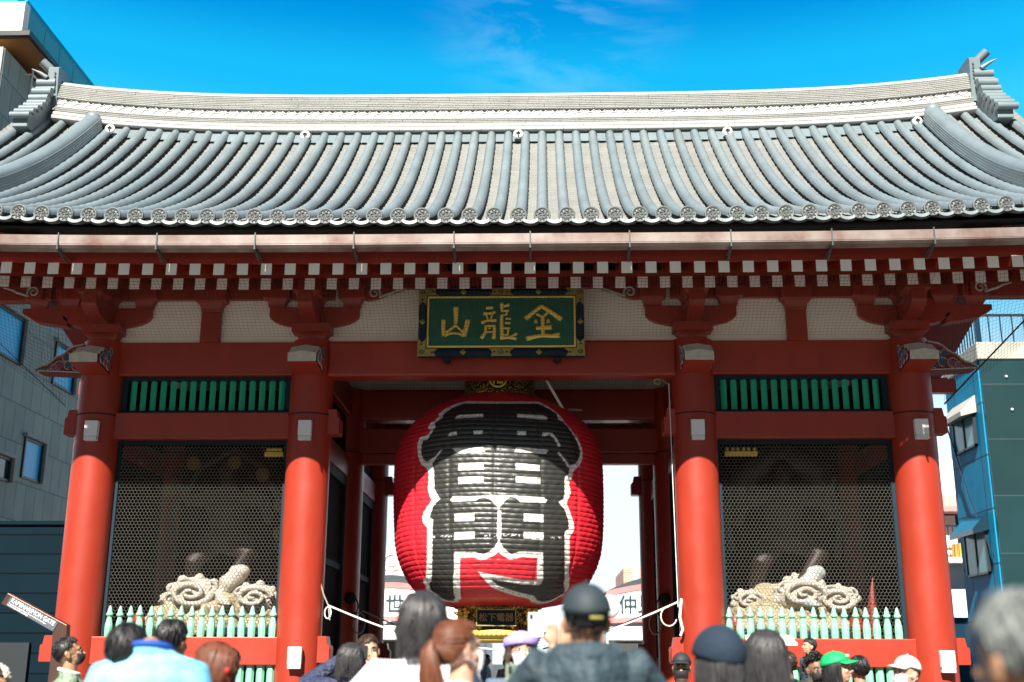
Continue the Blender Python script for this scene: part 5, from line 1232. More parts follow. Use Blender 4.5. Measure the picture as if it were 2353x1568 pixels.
for s in (-1, 1):
    t, sg = shop(s, 2.75, 24, True)
    if s < 0:
        text_mesh('sign_text', '世', .66, M['ink'], sg, (-4.55, 23.985, 3.40), (1, 0, 0), (0, 0, 1), .012, bold=.012); text_mesh('sign_text', '見', .66, M['ink'], sg, (-3.85, 23.985, 3.42), (1, 0, 0), (0, 0, 1), .012, bold=.012)
        text_mesh('sign_text', '仲', .66, M['ink'], sg, (-3.13, 23.985, 3.40), (1, 0, 0), (0, 0, 1), .012, bold=.012)
        b = MB()
        for q in (((-3.95, 1.55), (-3.65, 1.45)), ((-3.65, 1.45), (-3.35, 1.55)), ((-3.35, 1.55), (-3.35, 1.85)), ((-3.65, 1.45), (-3.65, 1.75)), ((-3.95, 1.55), (-3.95, 1.85)), ((-3.95, 1.85), (-3.65, 1.75)), ((-3.65, 1.75), (-3.35, 1.85)), ((-3.95, 1.85), (-3.65, 1.95)), ((-3.65, 1.95), (-3.35, 1.85)), ((-3.9, 1.7), (-3.7, 1.62)), ((-3.6, 1.62), (-3.4, 1.7))):
            b.tube([(q[0][0], 23.88, q[0][1]), (q[1][0], 23.88, q[1][1])], .014, 5)
        b.build('cube_mark', M['ink'], t)
    else:
        text_mesh('sign_text', '仲', .66, M['ink'], sg, (3.50, 23.985, 3.40), (1, 0, 0), (0, 0, 1), .012, bold=.012); text_mesh('sign_text', '見', .66, M['ink'], sg, (4.15, 23.985, 3.42), (1, 0, 0), (0, 0, 1), .012, bold=.012)
        text_mesh('sign_text', '世', .66, M['ink'], sg, (4.8, 23.985, 3.40), (1, 0, 0), (0, 0, 1), .012, bold=.012)
        text_mesh('panel_text', '仲見', .36, M['ink'], t, (3.95, 23.895, 1.72), (1, 0, 0), (0, 0, 1), .004)
        b = MB(); b.lathe([(.001, -.06), (.36, -.06), (.36, 0), (.001, 0)], 28, tf=lambda q: Vector((2.85+q.x, 23.9-q.z, 3.42+q.y)), cap=False); b.build('round_lamp', M['signw'], t)
names = ['second', 'third', 'fourth', 'fifth']
for s in (-1, 1):
    for k in range(3):
        t, sg = shop(s, 2.9, 34+10.5*k, False)
        t['label'] = '%s white fronted shop from the gate on the %s of the street' % (names[k], 'left' if s < 0 else 'right')
t = thing('pink_tiled_building', 'pale pink building with round window arches seen far left through the opening', 'building', (-8, 42, 0))
b = MB(); b.box(-12, -6.0, 40, 50, 0, 5.0); b.build('wall', grid_mat('pink_tiles', (.62, .42, .34), (.75, .6, .5), .5, .25, 'y', .7, .03), t)
b = MB(); b.box(-12, -5.9, 39.9, 50, 5.0, 5.15); b.build('ledge', M['wwall'], t)
b = MB(); b.box(-12, -6.1, 40.1, 50, 5.15, 6.9); b.build('upper_wall', M['wwall'], t)
for k in range(8):
    for z in (5.6, 6.3):
        b = MB(); x = -6.5-.7*k-(.35 if z > 6 else 0); P_ = [(x+.28*math.cos(a), 40.05, z+.28*math.sin(a)) for a in [j*.4 for j in range(17)]]; b.tube(P_, .04, 5); b.build('round_arch', M['plaster'], t)
t = thing('brick_building', 'small pink brick building with a slim white window far right through the opening', 'building', (6, 46, 0))
b = MB(); b.box(4.8, 9.5, 45, 52, 0, 6.3); b.build('wall', grid_mat('pink_brick', (.58, .27, .20), (.6, .4, .33), .4, .12, 'y', .7, .012), t)
b = MB(); b.box(5.3, 5.6, 44.95, 45.0, 5.6, 6.25); b.build('window', M['wwall'], t)
b = MB(); b.box(5.2, 9.7, 44.4, 45, 5.0, 5.15); b.build('canopy', M['gldark'], t)
# tilted information plate near the camera on the left
M['brz'] = mat('bronze_frame', (.10, .055, .04), .4, metal=.5, var=.2, vs=12); M['plate'] = mat('grey_blue_plate', (.20, .23, .28), .25, metal=.6, bump=.05, bs=60)
sg = thing('information_sign', 'bent bronze post with a slanting grey plate lettered in white, beside the leftmost column', 'sign', (-4.3, -4.15, 0))
SY = -4.2
out = [(-5.186, 2.125), (-5.125, 2.238), (-4.447, 1.905), (-4.427, 1.55), (-4.427, 0), (-4.595, 0), (-4.588, 1.55), (-4.594, 1.836)]
b = MB(); b.prism(out, 'y', SY, SY+.10); b.build('post', M['brz'], sg, bevel=.006, seg=2)
ax_ = Vector((.54, 0, -.274)).normalized(); ay_ = Vector((-ax_.z, 0, ax_.x))*-1
ay_ = Vector((ax_.z*-1, 0, ax_.x)); 
P0 = Vector((-5.079, SY, 2.203)); Lp = .603; Hp = .103
b = MB()
V = [P0-ay_*Hp, P0-ay_*Hp+ax_*Lp, P0+ax_*Lp, P0]
b.add([v+Vector((0, -.008, 0)) for v in V]+[v+Vector((0, .002, 0)) for v in V], [(0, 1, 2, 3), (0, 4, 5, 1), (1, 5, 6, 2), (2, 6, 7, 3), (3, 7, 4, 0)]); b.build('plate', M['plate'], sg)
mid = P0+ax_*Lp*.5+Vector((0, -.010, 0))
text_mesh('plate_text', 'KAMINARIMON GATE', .064, M['lampw'], sg, mid-ay_*.032, ax_, ay_, .0015, bold=.0008, sx=.88)
text_mesh('plate_text', 'The front gate of Sensoji Temple. The god of thunder is standing on', .0213, M['lampw'], sg, P0+ax_*.015-ay_*.070+Vector((0, -.010, 0)), ax_, ay_, .001, 'LEFT', .0004, .82)
text_mesh('plate_text', 'the left; the god of wind on the right.', .0213, M['lampw'], sg, P0+ax_*.015-ay_*.090+Vector((0, -.010, 0)), ax_, ay_, .001, 'LEFT', .0004, .82)
for a, c in ((.01, .008), (Lp-.01, .008), (Lp-.01, Hp-.008), (.01, Hp-.008)):
    b = MB(); b.ball(P0+ax_*a-ay_*c+Vector((0, -.009, 0)), .004, 6); b.build('screw', M['black'], sg)
# small roofed notice board by the right fence
nb = thing('notice_board', 'wooden notice board with a white ribbed awning in front of the right fence rail', 'notice board', (3.6, -.75, 0))
M['pine'] = mat('pale_timber', (.62, .42, .24), .6, var=.15, vs=3, stretch=(1, 1, 8))
b = MB(); b.box(3.36, 3.84, -.80, -.74, .9, 1.80); b.box(3.38, 3.42, -.78, -.74, 0, .9); b.box(3.78, 3.82, -.78, -.74, 0, .9); b.build('board', M['pine'], nb)
b = MB(); b.add([(3.27, -1.0, 1.79), (3.93, -1.0, 1.79), (3.90, -.70, 1.90), (3.30, -.70, 1.90), (3.27, -1.0, 1.765), (3.93, -1.0, 1.765), (3.90, -.70, 1.87), (3.30, -.70, 1.87)], [(0, 1, 2, 3), (4, 7, 6, 5), (0, 4, 5, 1), (1, 5, 6, 2), (2, 6, 7, 3), (3, 7, 4, 0)])
b.build('awning', M['white'], nb)
b = MB()
for k in range(5): x = 3.34+.128*k; b.add([(x-.004, -1.004, 1.80), (x+.004, -1.004, 1.80), (x+.004, -.70, 1.906), (x-.004, -.70, 1.906)], [(0, 1, 2, 3)])
b.box(3.27, 3.93, -1.012, -1.0, 1.762, 1.80); b.build('awning_rib', M['plaster'], nb)
text_mesh('board_text', '御札所', .07, M['ink'], nb, (3.70, -.803, 1.68), (1, 0, 0), (0, 0, 1), .001) if False else None
# ------------------------------------------------------------------ people
SK = {'a': mat('skin_light', (.50, .29, .19), .5, var=.1, vs=20), 'b': mat('skin_tan', (.38, .20, .115), .5, var=.1, vs=20), 'c': mat('skin_brown', (.22, .11, .062), .5, var=.1, vs=20)}
for m_ in SK.values(): m_.node_tree.nodes['Principled BSDF'].inputs['Subsurface Weight'].default_value = .08
HM = {'black': mat('black_hair', (.012, .011, .012), .46, var=.5, vs=30), 'brown': mat('chestnut_hair', (.15, .045, .018), .5, var=.5, vs=30), 'dbrown': mat('dark_brown_hair', (.045, .022, .012), .4, var=.5, vs=30),
      'grey': mat('grey_hair', (.20, .22, .21), .45, col2=(.06, .065, .065), vs=30, stretch=(6, 6, 1)), 'ash': mat('ash_black_hair', (.035, .034, .036), .48, var=.5, vs=30)}
lipm = mat('lips', (.45, .14, .11), .5); eyew = mat('eye_white', (.6, .58, .55), .3); eyed = mat('eye_dark', (.015, .01, .008), .2)
CM = {}
def cmat(key, col, rough=.75, col2=None, vs=5, bump=.5, bs=16, var=.12):
    if key not in CM:
        CM[key] = mat('cloth_'+key, col, rough, var=var, col2=col2, vs=vs, bump=bump, bs=bs)
        for n_ in CM[key].node_tree.nodes:
            if n_.type == 'BUMP': n_.inputs['Distance'].default_value = .06
    return CM[key]
def person(label, X, Y, top, face=180, hair='short', hcol='black', skin='a', jacket=('navy', (.02, .03, .06)), trousers=('slate', (.03, .035, .045)), hat=None, mask=None,
           arms=None, lean=0, turn=0, tilt=0, nod=0, hood=False, width=1.0, vox=.0125, zoff=0, collar=None, gest=None, fine=False, headf=0.0, expr=None, puff=1.0, headz=0.0, headx=0.0, shrug=0.0, bagstrap=None, jmat=None):
    k = top/1.735 if zoff == 0 else (top-zoff)/1.735
    root = thing('person', label, 'person', (X, Y, zoff))
    Rz = Matrix.Rotation(RAD(face), 3, 'Z')
    def bend(p):
        p = Vector(p)
        if lean and p.z > .95:
            t = p.z-.95; p = Vector((p.x, p.y-lean*t*1.0, p.z-.28*abs(lean)*t*t))
        return p
    nk = Vector((0, .01, 1.50))
    Hm = Matrix.Rotation(RAD(turn), 3, 'Z') @ Matrix.Rotation(RAD(-nod), 3, 'X') @ Matrix.Rotation(RAD(tilt), 3, 'Y')
    def hd(p): return bend(nk) + Hm @ (Vector(p)-nk) + Vector((headx, -headf, headz))
    def fin(p, z0=True): return Vector((X, Y, zoff)) + (Rz @ Vector(p))*k
    B_ = lambda p: fin(bend(p)); Hd = lambda p: fin(hd(p))
    def emit(b, name, m, rem=0, sm=2, parent=root):
        o = b.build(name, m, parent)
        if rem: remesh(o, rem, sm)
        return o
    def ell(b, c, r, n=14, f=Hd, rot=None):
        V0 = MB(); V0.ball((0, 0, 0), r, n); q = [Vector(v) for v in V0.v]
        if rot: q = [rot @ v for v in q]
        b.add([f(Vector(c)+v) for v in q], V0.f, 0, True)
    def tb(b, P_, R_, n=10, f=B_, sq=(1, 1), upv=(1, 0, 0)):
        b.tube([f(p) for p in P_], [r*k for r in R_], n, 0, True, sq, (Rz @ Vector(upv)))
    # ---- arms
    A = {}
    for s in (-1, 1):
        a = (arms or {}).get(s)
        sh = Vector((s*.185*width, .01, 1.405+shrug))
        if a: el, wr = Vector(a[0]), Vector(a[1])
        else: el, wr = Vector((s*(.235*width), .03, 1.12)), Vector((s*(.225*width), -.07, .87))
        A[s] = (sh, el, wr, Vector(a[2]).normalized() if a and len(a) > 2 else (wr-el).normalized())
    # ---- body: one continuous surface, head to toe
    b = MB()
    tb(b, [(0, .0, .90), (0, .0, 1.0), (0, .0, 1.12), (0, 0, 1.28), (0, .01, 1.38), (0, .015, 1.44)], [.155*width, .14*width, .135*width, .165*width, .155*width, .07], 16, sq=(1.0, .66))
    tb(b, [(0, .015, 1.40), (0, .012, 1.47), (0, .0, 1.54)], [.062, .056, .056], 12, f=lambda p: (Hd(p) if p[2] > 1.5 else B_(p)))
    for s in (-1, 1):
        sh, el, wr, hdv = A[s]
        tb(b, [Vector((s*.08, .01, 1.41)), sh, (sh*.5+el*.5), el], [.05, .056, .048, .040], 10); tb(b, [el, (el*.55+wr*.45), wr], [.040, .036, .025], 10)
        # hand: palm, four fingers, thumb
        u = hdv; side = u.cross(Vector((0, -1, .2))); side = side.normalized() if side.length > .1 else Vector((1, 0, 0)); nr = side.cross(u).normalized()
        pc = wr+u*.045
        tb(b, [wr, wr+u*.03, wr+u*.075], [.024, .038, .034], 10, sq=(1, .45), upv=tuple(side))
        for i, (o_, l_) in enumerate(((-.028, .062), (-.010, .074), (.010, .070), (.028, .054))):
            r0 = wr+u*.078+side*o_; curl = nr*(.3 if a is None else .12)
            tb(b, [r0, r0+u*l_*.5+curl*.02, r0+u*l_*.85+curl*.07], [.0105, .0095, .0075], 6)
        r0 = wr+u*.03-side*.03*s; tb(b, [r0, r0-side*.03*s+u*.03, r0-side*.035*s+u*.065], [.013, .011, .009], 6)
        hx = s*.085
        tb(b, [(hx, .01, .92), (hx*1.05, .0, .70), (hx, -.005, .50), (hx, .015, .30), (hx, .02, .09)], [.088, .078, .056, .052, .038], 12, f=fin)
        tb(b, [(hx, .03, .055), (hx, -.06, .045), (hx*1.1, -.15, .03)], [.045, .042, .03], 10, f=fin, sq=(1, .7))
    ell(b, (0, .012, 1.640), (.077, .096, .094), 20); ell(b, (0, -.028, 1.575), (.060, .068, .070), 16); ell(b, (0, -.055, 1.525), (.034, .030, .020), 12)
    ell(b, (0, -.075, 1.635), (.055, .022, .016), 12)
    b.tube([Hd((0, -.083, 1.632)), Hd((0, -.098, 1.605)), Hd((0, -.113, 1.585)), Hd((0, -.095, 1.575))], [.009*k, .011*k, .015*k, .010*k], 8)
    for s in (-1, 1):
        ell(b, (s*.036, -.072, 1.590), (.022, .022, .020), 10)
        ell(b, (s*.078, .012, 1.598), (.011, .020, .033), 12, rot=Matrix.Rotation(RAD(-12), 3, 'X'))
        ell(b, (s*.084, .020, 1.612), (.008, .020, .018), 10)
    o = emit(b, 'body', SK[skin], (.0075 if fine else .011)*k, 1 if fine else 1)
    # ---- face details
    if face % 360 < 120 or face % 360 > 240 or abs(turn) > 30:
        b = MB()
        for s in (-1, 1): ell(b, (s*.031, -.087, 1.617), (.0145, .006, .0065), 10)
        emit(b, 'eyes', eyew)
        b = MB()
        for s in (-1, 1): ell(b, (s*.031, -.0925, 1.617), (.0065, .003, .0066), 8)
        emit(b, 'irises', eyed)
        b = MB()
        for s in (-1, 1): b.tube([Hd((s*.013, -.094, 1.637)), Hd((s*.032, -.093, 1.643)), Hd((s*.052, -.080, 1.635))], [.0035*k, .0045*k, .002*k], 6)
        for s in (-1, 1): b.tube([Hd((s*.017, -.089, 1.622)), Hd((s*.032, -.092, 1.626)), Hd((s*.046, -.083, 1.621))], .002*k, 5)
        emit(b, 'eyebrows', HM['grey' if hcol == 'grey' else 'black'])
        if not mask:
            b = MB(); w_ = .034 if expr == 'smile' else .024; up_ = .010 if expr == 'smile' else 0
            b.tube([Hd((-w_, -.083, 1.551+up_)), Hd((-.012, -.096, 1.548)), Hd((0, -.098, 1.549)), Hd((.012, -.096, 1.548)), Hd((w_, -.083, 1.551+up_))], [.002*k, .006*k, .006*k, .006*k, .002*k], 6)
            emit(b, 'lips', lipm)
            if expr == 'smile':
                b = MB(); b.tube([Hd((-.024, -.092, 1.556)), Hd((0, -.101, 1.551)), Hd((.024, -.092, 1.556))], [.002*k, .0042*k, .002*k], 6); emit(b, 'teeth', eyew)
    # ---- face mask
    if mask:
        b = MB(); V = []; nu, nv = 9, 7
        for j in range(nv):
            v = j/(nv-1)
            for i in range(nu):
                u = -1+2*i/(nu-1); a = u*1.25; w_ = .070-.012*v; bul = 1-.35*(2*v-1)**2
                V.append(Hd((w_*math.sin(a), -.035-(.083*bul)*math.cos(a)+.012*v, 1.603-.085*v-.006*u*u)))
        F = [(j*nu+i, j*nu+i+1, (j+1)*nu+i+1, (j+1)*nu+i) for j in range(nv-1) for i in range(nu-1)]
        b.add(V, F, 0, True); o = emit(b, 'face_mask', mask)
        md = o.modifiers.new('thick', 'SOLIDIFY'); md.thickness = .004
        for s in (-1, 1):
            for z0 in (1.598, 1.525):
                b = MB(); b.tube([Hd((s*.064, -.06, z0)), Hd((s*.082, -.01, 1.58+(z0-1.56)*.5)), Hd((s*.084, .035, 1.60+(z0-1.56)*.3))], .0018*k, 5); emit(b, 'mask_loop', mask)
    # ---- hair
    rng = random.Random(hash(label) % 1000 if False else sum(map(ord, label)))
    hm = HM[hcol]; under = hat in ('cap', 'beanie', 'bucket')
    b = MB(); sc_ = Vector((.083, .104, .098)) if hair not in ('bob', 'long') else Vector((.097, .114, .100)); c0 = Vector((0, .016, 1.645))
    HS = [.925 if hat else 1.0]
    def sp(az, el, m=1.0):   # az 0 = front
        m = m*HS[0]
        return c0+Vector((math.sin(az)*math.cos(el)*sc_.x, -math.cos(az)*math.cos(el)*sc_.y, math.sin(el)*sc_.z))*m
    def hairline(az):
        a = abs(((az+math.pi) % (2*math.pi))-math.pi)
        return RAD(np.interp(math.degrees(a), [0, 35, 60, 80, 100, 130, 180], [38, 30, 18, 5, -22, -44, -56]))
    if hair != 'bald':
        V = []; na, ne = 32, 10
        for i in range(na):
            az = 2*math.pi*i/na; e0 = hairline(az) if hair not in ('buzz',) else hairline(az)
            for j in range(ne+1):
                e = e0+(math.pi/2-e0)*j/ne; V.append(Hd(sp(az, e, (1.0 if j else .93))))
        F = [(i*(ne+1)+j, ((i+1) % na)*(ne+1)+j, ((i+1) % na)*(ne+1)+j+1, i*(ne+1)+j+1) for i in range(na) for j in range(ne)]
        b.add(V, F, 0, True)
        def strand(P_, r0, r1=.001, n=4):
            m_ = len(P_); b.tube([Hd(p) for p in P_], [(r0+(r1-r0)*(i/(m_-1))**2)*k for i in range(m_)], n, 0, False)
        if hair in ('short', 'bob', 'long', 'pony', 'buzz', 'side'):
            N1 = {'short': 330, 'buzz': 260, 'bob': 330, 'long': 380, 'pony': 320, 'side': 340}[hair]
            for i in range(N1):
                az = rng.uniform(-math.pi, math.pi); e0 = hairline(az); aa = abs(az)
                if hair == 'pony':
                    st = sp(az, e0+rng.uniform(0, .25)*(1.5-e0) if i % 2 else rng.uniform(e0, 1.4), 1.0)
                    kn = Vector((0, .135, 1.665)); P_ = []
                    for t in (0, .25, .5, .75, 1):
                        q = st*(1-t)+kn*t; d = q-c0; l = math.sqrt((d.x/sc_.x)**2+(d.y/sc_.y)**2+(d.z/sc_.z)**2)
                        if l < 1.03: q = c0+d*(1.03/max(l, .2))
                        P_.append(q)
                    strand(P_, .0065, .004); continue
                crown = Vector((.01, .05, 1.745))
                if hair in ('bob', 'long'):
                    e_end = -.15 if aa > 1.0 else e0
                    zb_ = {'bob': 1.47, 'long': 1.20}[hair]+rng.uniform(-.015, .03)
                    mr_ = rng.uniform(-.015, .05); P_ = [sp(az+rng.uniform(-.05, .05), 1.35*(1-t)+e_end*t+0, 1.02+mr_+.05*t) for t in (0, .3, .6, 1)]
                    if aa > 1.0:
                        q = P_[-1]; zz = q.z; inw = Vector((q.x*.02, (q.y-.02)*.05, 0))
                        nst = 4 if hair == 'bob' else 6
                        for m_ in range(1, nst+1):
                            t = m_/nst; P_.append(Vector((q.x*(1.05-.12*t*t), q.y*(1-.10*t)+(.010*t if hair == 'long' else -.0), zz+(zb_-zz)*t))+Vector((rng.uniform(-.006, .006)+.008*math.sin(m_*1.7+az*5), rng.uniform(-.006, .006), 0)))
                    else: P_.append(sp(az, e0-.25, 1.06))
                    strand(P_, rng.uniform(.005, .0085), .002)
                else:
                    L_ = {'short': .55, 'buzz': .22, 'side': .6}[hair]
                    e_s = rng.uniform(e0+.05, 1.45); e_e = max(e_s-L_, e0-.10 if aa > .7 else e0-.22)
                    da = (.5 if hair == 'side' and aa < 1.3 else rng.uniform(-.15, .15))
                    P_ = [sp(az+da*t, e_s*(1-t)+e_e*t, 1.01+.045*math.sin(t*2.2)) for t in (0, .33, .66, 1)]
                    strand(P_, .0075 if hair != 'buzz' else .005, .002)
            if hair == 'pony':
                for i in range(150):
                    a = rng.uniform(0, 6.28); r_ = rng.uniform(.005, .024); q = Vector((0, .14, 1.665))
                    P_ = [q+Vector((r_*.6*math.cos(a), .0, r_*.6*math.sin(a))), q+Vector((r_*1.4*math.cos(a), .018+r_*math.sin(a), -.02)), q+Vector((r_*2.6*math.cos(a), .022+r_*1.9*math.sin(a), -.12)), q+Vector((r_*3.2*math.cos(a), .02+r_*2.4*math.sin(a), -.24)), q+Vector((r_*2.8*math.cos(a+.3), .01+r_*2.4*math.sin(a), -.38-rng.uniform(0, .08)))]
                    strand(P_, .008, .002)
        if hair in ('short', 'bob', 'long', 'pony', 'side') and not hat:
            for i in range(46):
                az = rng.uniform(-math.pi, math.pi); e_s = rng.uniform(max(.1, hairline(az)+.1), 1.4); da = rng.uniform(-.5, .5)
                strand([sp(az+da*t, e_s-.5*t, 1.03+rng.uniform(.02, .12)*math.sin(2.2*t)+.05*t) for t in (0, .33, .66, 1)], .0032, .001)
        if hair == 'curly':
            for i in range(420):
                az = rng.uniform(-math.pi, math.pi); e0 = hairline(az); e_ = rng.uniform(e0, 1.5); c = sp(az, e_, 1.12+rng.uniform(0, .26)); r_ = rng.uniform(.008, .013)
                n1 = Vector((rng.gauss(0, 1), rng.gauss(0, 1), rng.gauss(0, 1))).normalized(); n2 = n1.cross(Vector((0, 0, 1))).normalized(); n3 = n1.cross(n2)
                b.tube([Hd(c+(n2*math.cos(t)+n3*math.sin(t))*r_) for t in (0, 1.2, 2.4, 3.6, 4.8)], .0045*k, 4, 0, False)
        ho = emit(b, 'hair', hm)
    # ---- hats
    HS[0] = 1.0
    if hat in ('cap', 'cap_back', 'beanie', 'bucket'):
        hmm, b = gest['hatmat'], MB(); V = []; na, ne = 32, 9; e00 = RAD({'cap': 16, 'cap_back': 14, 'beanie': 8, 'bucket': 12}[hat])
        for i in range(na):
            az = 2*math.pi*i/na; e0 = e00-({'bucket': .12, 'beanie': .62}.get(hat, .36)*(1-math.cos(az))/2)
            for j in range(ne+1):
                t = j/ne; e = e0+(math.pi/2-e0)*t; m_ = {'beanie': 1.13, 'bucket': 1.10}.get(hat, 1.09)+.035*math.sin(math.pi*t); p = sp(az, e, m_)
                if hat == 'beanie': p = p+Vector((0, .012*t, .022*t+.004*math.sin(az*16)*(1-t)))
                V.append(Hd(p))
        F = [(i*(ne+1)+j, ((i+1) % na)*(ne+1)+j, ((i+1) % na)*(ne+1)+j+1, i*(ne+1)+j+1) for i in range(na) for j in range(ne)]
        b.add(V, F, 0, True)
        ho = emit(b, 'cap' if 'cap' in hat else 'hat', hmm); md = ho.modifiers.new('thick', 'SOLIDIFY'); md.thickness = .004
        b = MB()
        if hat.startswith('cap'):
            V = []; nu = 15
            for j, r_ in enumerate((1.06, 1.35, 1.62, 1.86)):
                for i in range(nu):
                    a = RAD(-62+124*i/(nu-1)); p = sp(a, e00, 1.06); ext = (r_-1.06)*.105*(math.cos(a)**.6)
                    V.append(Hd(p+Vector((0, -ext, -ext*.22-.014*math.sin(a)**2*(r_)))))
            b.add(V, [(j*nu+i, j*nu+i+1, (j+1)*nu+i+1, (j+1)*nu+i) for j in range(3) for i in range(nu-1)], 0, True)
            bo = emit(b, 'brim', hmm, parent=root); md = bo.modifiers.new('thick', 'SOLIDIFY'); md.thickness = .004
            b = MB(); ell(b, c0+Vector((0, 0, .112)), (.008, .008, .006), 8); emit(b, 'cap_button', hmm)
            b = MB(); b.tube([Hd(sp(math.pi+a, -.17, 1.10)) for a in (.05, .18, .32, .46, .6)], .006*k, 6, sq=(1, .4)); emit(b, 'cap_strap', gest.get('strap', hmm))
        elif hat == 'bucket':
            b = MB(); e1 = e00; 
            b.tube([Hd(sp(a, e1-(.30*(1-math.cos(a))/2 if hat != 'bucket' else .0)+.10, 1.13)) for a in [2*math.pi*i/28 for i in range(29)]], .020*k, 8, 0, False, sq=(1.5, .5), upv=(0, 0, 1)); emit(b, 'hat_cuff', hmm)
    # ---- clothing
    jn, jc = jacket[0], jacket[1]; jm = jmat or cmat(jn, jc)
    b = MB(); P2 = puff
    tb(b, [(0, .0, .84), (0, .0, .95), (0, .0, 1.10), (0, 0, 1.28), (0, .01, 1.37), (0, .012, 1.425), (0, .012, 1.455)], [.200*width*P2, .19*width*P2, .178*width*P2, .192*width*P2, .178*width*P2, .125, .085], 18, sq=(1.0, .70))
    for s in (-1, 1):
        sh, el, wr, hdv = A[s]
        tb(b, [Vector((s*.06, .01, 1.40)), sh+Vector((-s*.01, 0, .0)), (sh*.5+el*.5), el, ], [.065, .078*P2, .070*P2, .062*P2], 12); tb(b, [el, (el*.5+wr*.5), wr-(wr-el).normalized()*.015], [.062*P2, .055*P2, .044*P2], 12)
        # drag folds at the elbow and shoulder
        for q in range(4):
            c_ = sh*(1-.22*q-.12)+el*(.22*q+.12); d_ = (el-sh).normalized(); n_ = d_.cross(Vector((0, 1, 0))).normalized()
            tb(b, [c_+n_*.055*P2+d_*.02, c_+Vector((0, .06*P2, 0)), c_-n_*.055*P2-d_*.02], [.012, .022, .012], 6)
    for q in range(6):
        z_ = .95+.085*q+rng.uniform(-.01, .01); tb(b, [(-.15*width, .09, z_+rng.uniform(-.03, .03)), (0, .135, z_), (.15*width, .09, z_+rng.uniform(-.03, .03))], [.012, .02, .012], 6)
    if hood: 
        tb(b, [(-.09, -.03, 1.49), (-.10, .06, 1.50), (0, .105, 1.495), (.10, .06, 1.50), (.09, -.03, 1.49)], [.03, .045, .055, .045, .03], 10); tb(b, [(-.11, .05, 1.45), (0, .13, 1.42), (.11, .05, 1.45)], [.05, .065, .05], 10); tb(b, [(-.08, .08, 1.40), (0, .15, 1.33), (.08, .08, 1.40)], [.04, .06, .04], 10)
    else: tb(b, [(.075*math.sin(a), .012-.070*math.cos(a), 1.465+.012*math.cos(a)*-1) for a in [2*math.pi*i/16 for i in range(17)]], [.018]*17, 8)
    jo = emit(b, 'jacket', jm, .014*k, 3)
    if collar:
        b = MB(); tb(b, [(.082*math.sin(a), .014-.078*math.cos(a), 1.472+.02*math.cos(a)*-1) for a in [2*math.pi*i/18 for i in range(19)]], [.014]*19, 8); emit(b, 'collar', collar)
    b = MB()
    tb(b, [(0, .0, .80), (0, .0, .98)], [.165*width, .160*width], 16, sq=(1, .72))
    for s in (-1, 1):
        hx = s*.088; tb(b, [(hx, .01, .90), (hx, .0, .70), (hx, -.0, .48), (hx, .015, .30), (hx, .02, .10)], [.105, .095, .080, .076, .070], 14, f=fin)
    emit(b, 'trousers', cmat(*trousers), .016*k, 2)
    for s in (-1, 1):
        b = MB(); hx = s*.088; tb(b, [(hx, .06, .045), (hx, .0, .05), (hx, -.09, .042), (hx*1.08, -.18, .032)], [.05, .055, .05, .034], 12, f=fin, sq=(1, .8)); tb(b, [(hx, .06, .0), (hx, .0, .10)], [.055, .05], 12, f=fin)
        emit(b, 'shoe', cmat('shoe', (.03, .03, .032)), .012*k, 1)
    if bagstrap:
        b = MB(); tb(b, [(-.14, .02, 1.47), (-.06, .15, 1.33), (.06, .16, 1.15), (.17, .12, .95)], [.016]*4, 8); emit(b, 'bag_strap', bagstrap)
    root['_k'] = k; del root['_k']
    root_info = dict(root=root, Hd=Hd, B=B_, k=k, A=A, fin=fin, emit=emit)
    return root_info
mk_black = mat('black_mask', (.015, .016, .018), .8); mk_white = mat('white_mask', (.82, .82, .84), .8)
def phone(label, c, ux, uy, h=.15, w=.075, scr=None):
    t = thing('smartphone', label, 'phone', c); ux = Vector(ux).normalized(); uy = Vector(uy).normalized(); n = ux.cross(uy); c = Vector(c)
    def bx(a0, a1, b0, b1, c0, c1): return [c+ux*x+uy*y+n*z for z in (c0, c1) for y in (b0, b1) for x in (a0, a1)]
    F = [(0, 2, 3, 1), (4, 5, 7, 6), (0, 1, 5, 4), (2, 6, 7, 3), (0, 4, 6, 2), (1, 3, 7, 5)]
    b = MB(); b.add(bx(-w/2, w/2, -h/2, h/2, -.004, .004), F); b.build('casing', scr or M['white'], t, bevel=.003, seg=2)
    b = MB(); b.add(bx(-w/2+.008, -w/2+.03, h/2-.04, h/2-.01, .004, .006), F); b.build('camera_bump', M['black'], t)
    return t
# far left
cmat('green_pattern', (.03, .10, .06), .7, col2=(.30, .38, .26), vs=22)
person('young man in profile with dark mask and patterned green shirt, at the left', -3.10, -7.33, 1.72, 112, 'buzz', 'black', 'b', ('green_pattern', (.03, .10, .06)), mask=mk_black, nod=14, width=1.08, collar=M['white'], fine=True)
r = person('dark haired person with white flowers in the hair at the bottom left corner', -2.72, -9.43, 1.50, 60, 'short', 'black', 'b', ('dkgreen', (.02, .05, .04)))
b = MB(); rg = random.Random(4)
for i in range(60):
    a = rg.uniform(-1.2, 1.6); e = rg.uniform(.1, 1.3); c = Vector((0, .016, 1.645))+Vector((math.sin(a+1.2)*math.cos(e)*.10, -math.cos(a+1.2)*math.cos(e)*.12, math.sin(e)*.115))
    b.ball(r['Hd'](c), .012, 6)
r['emit'](b, 'flower_wreath', mat('white_petals', (.80, .76, .62), .7, var=.4, vs=60))
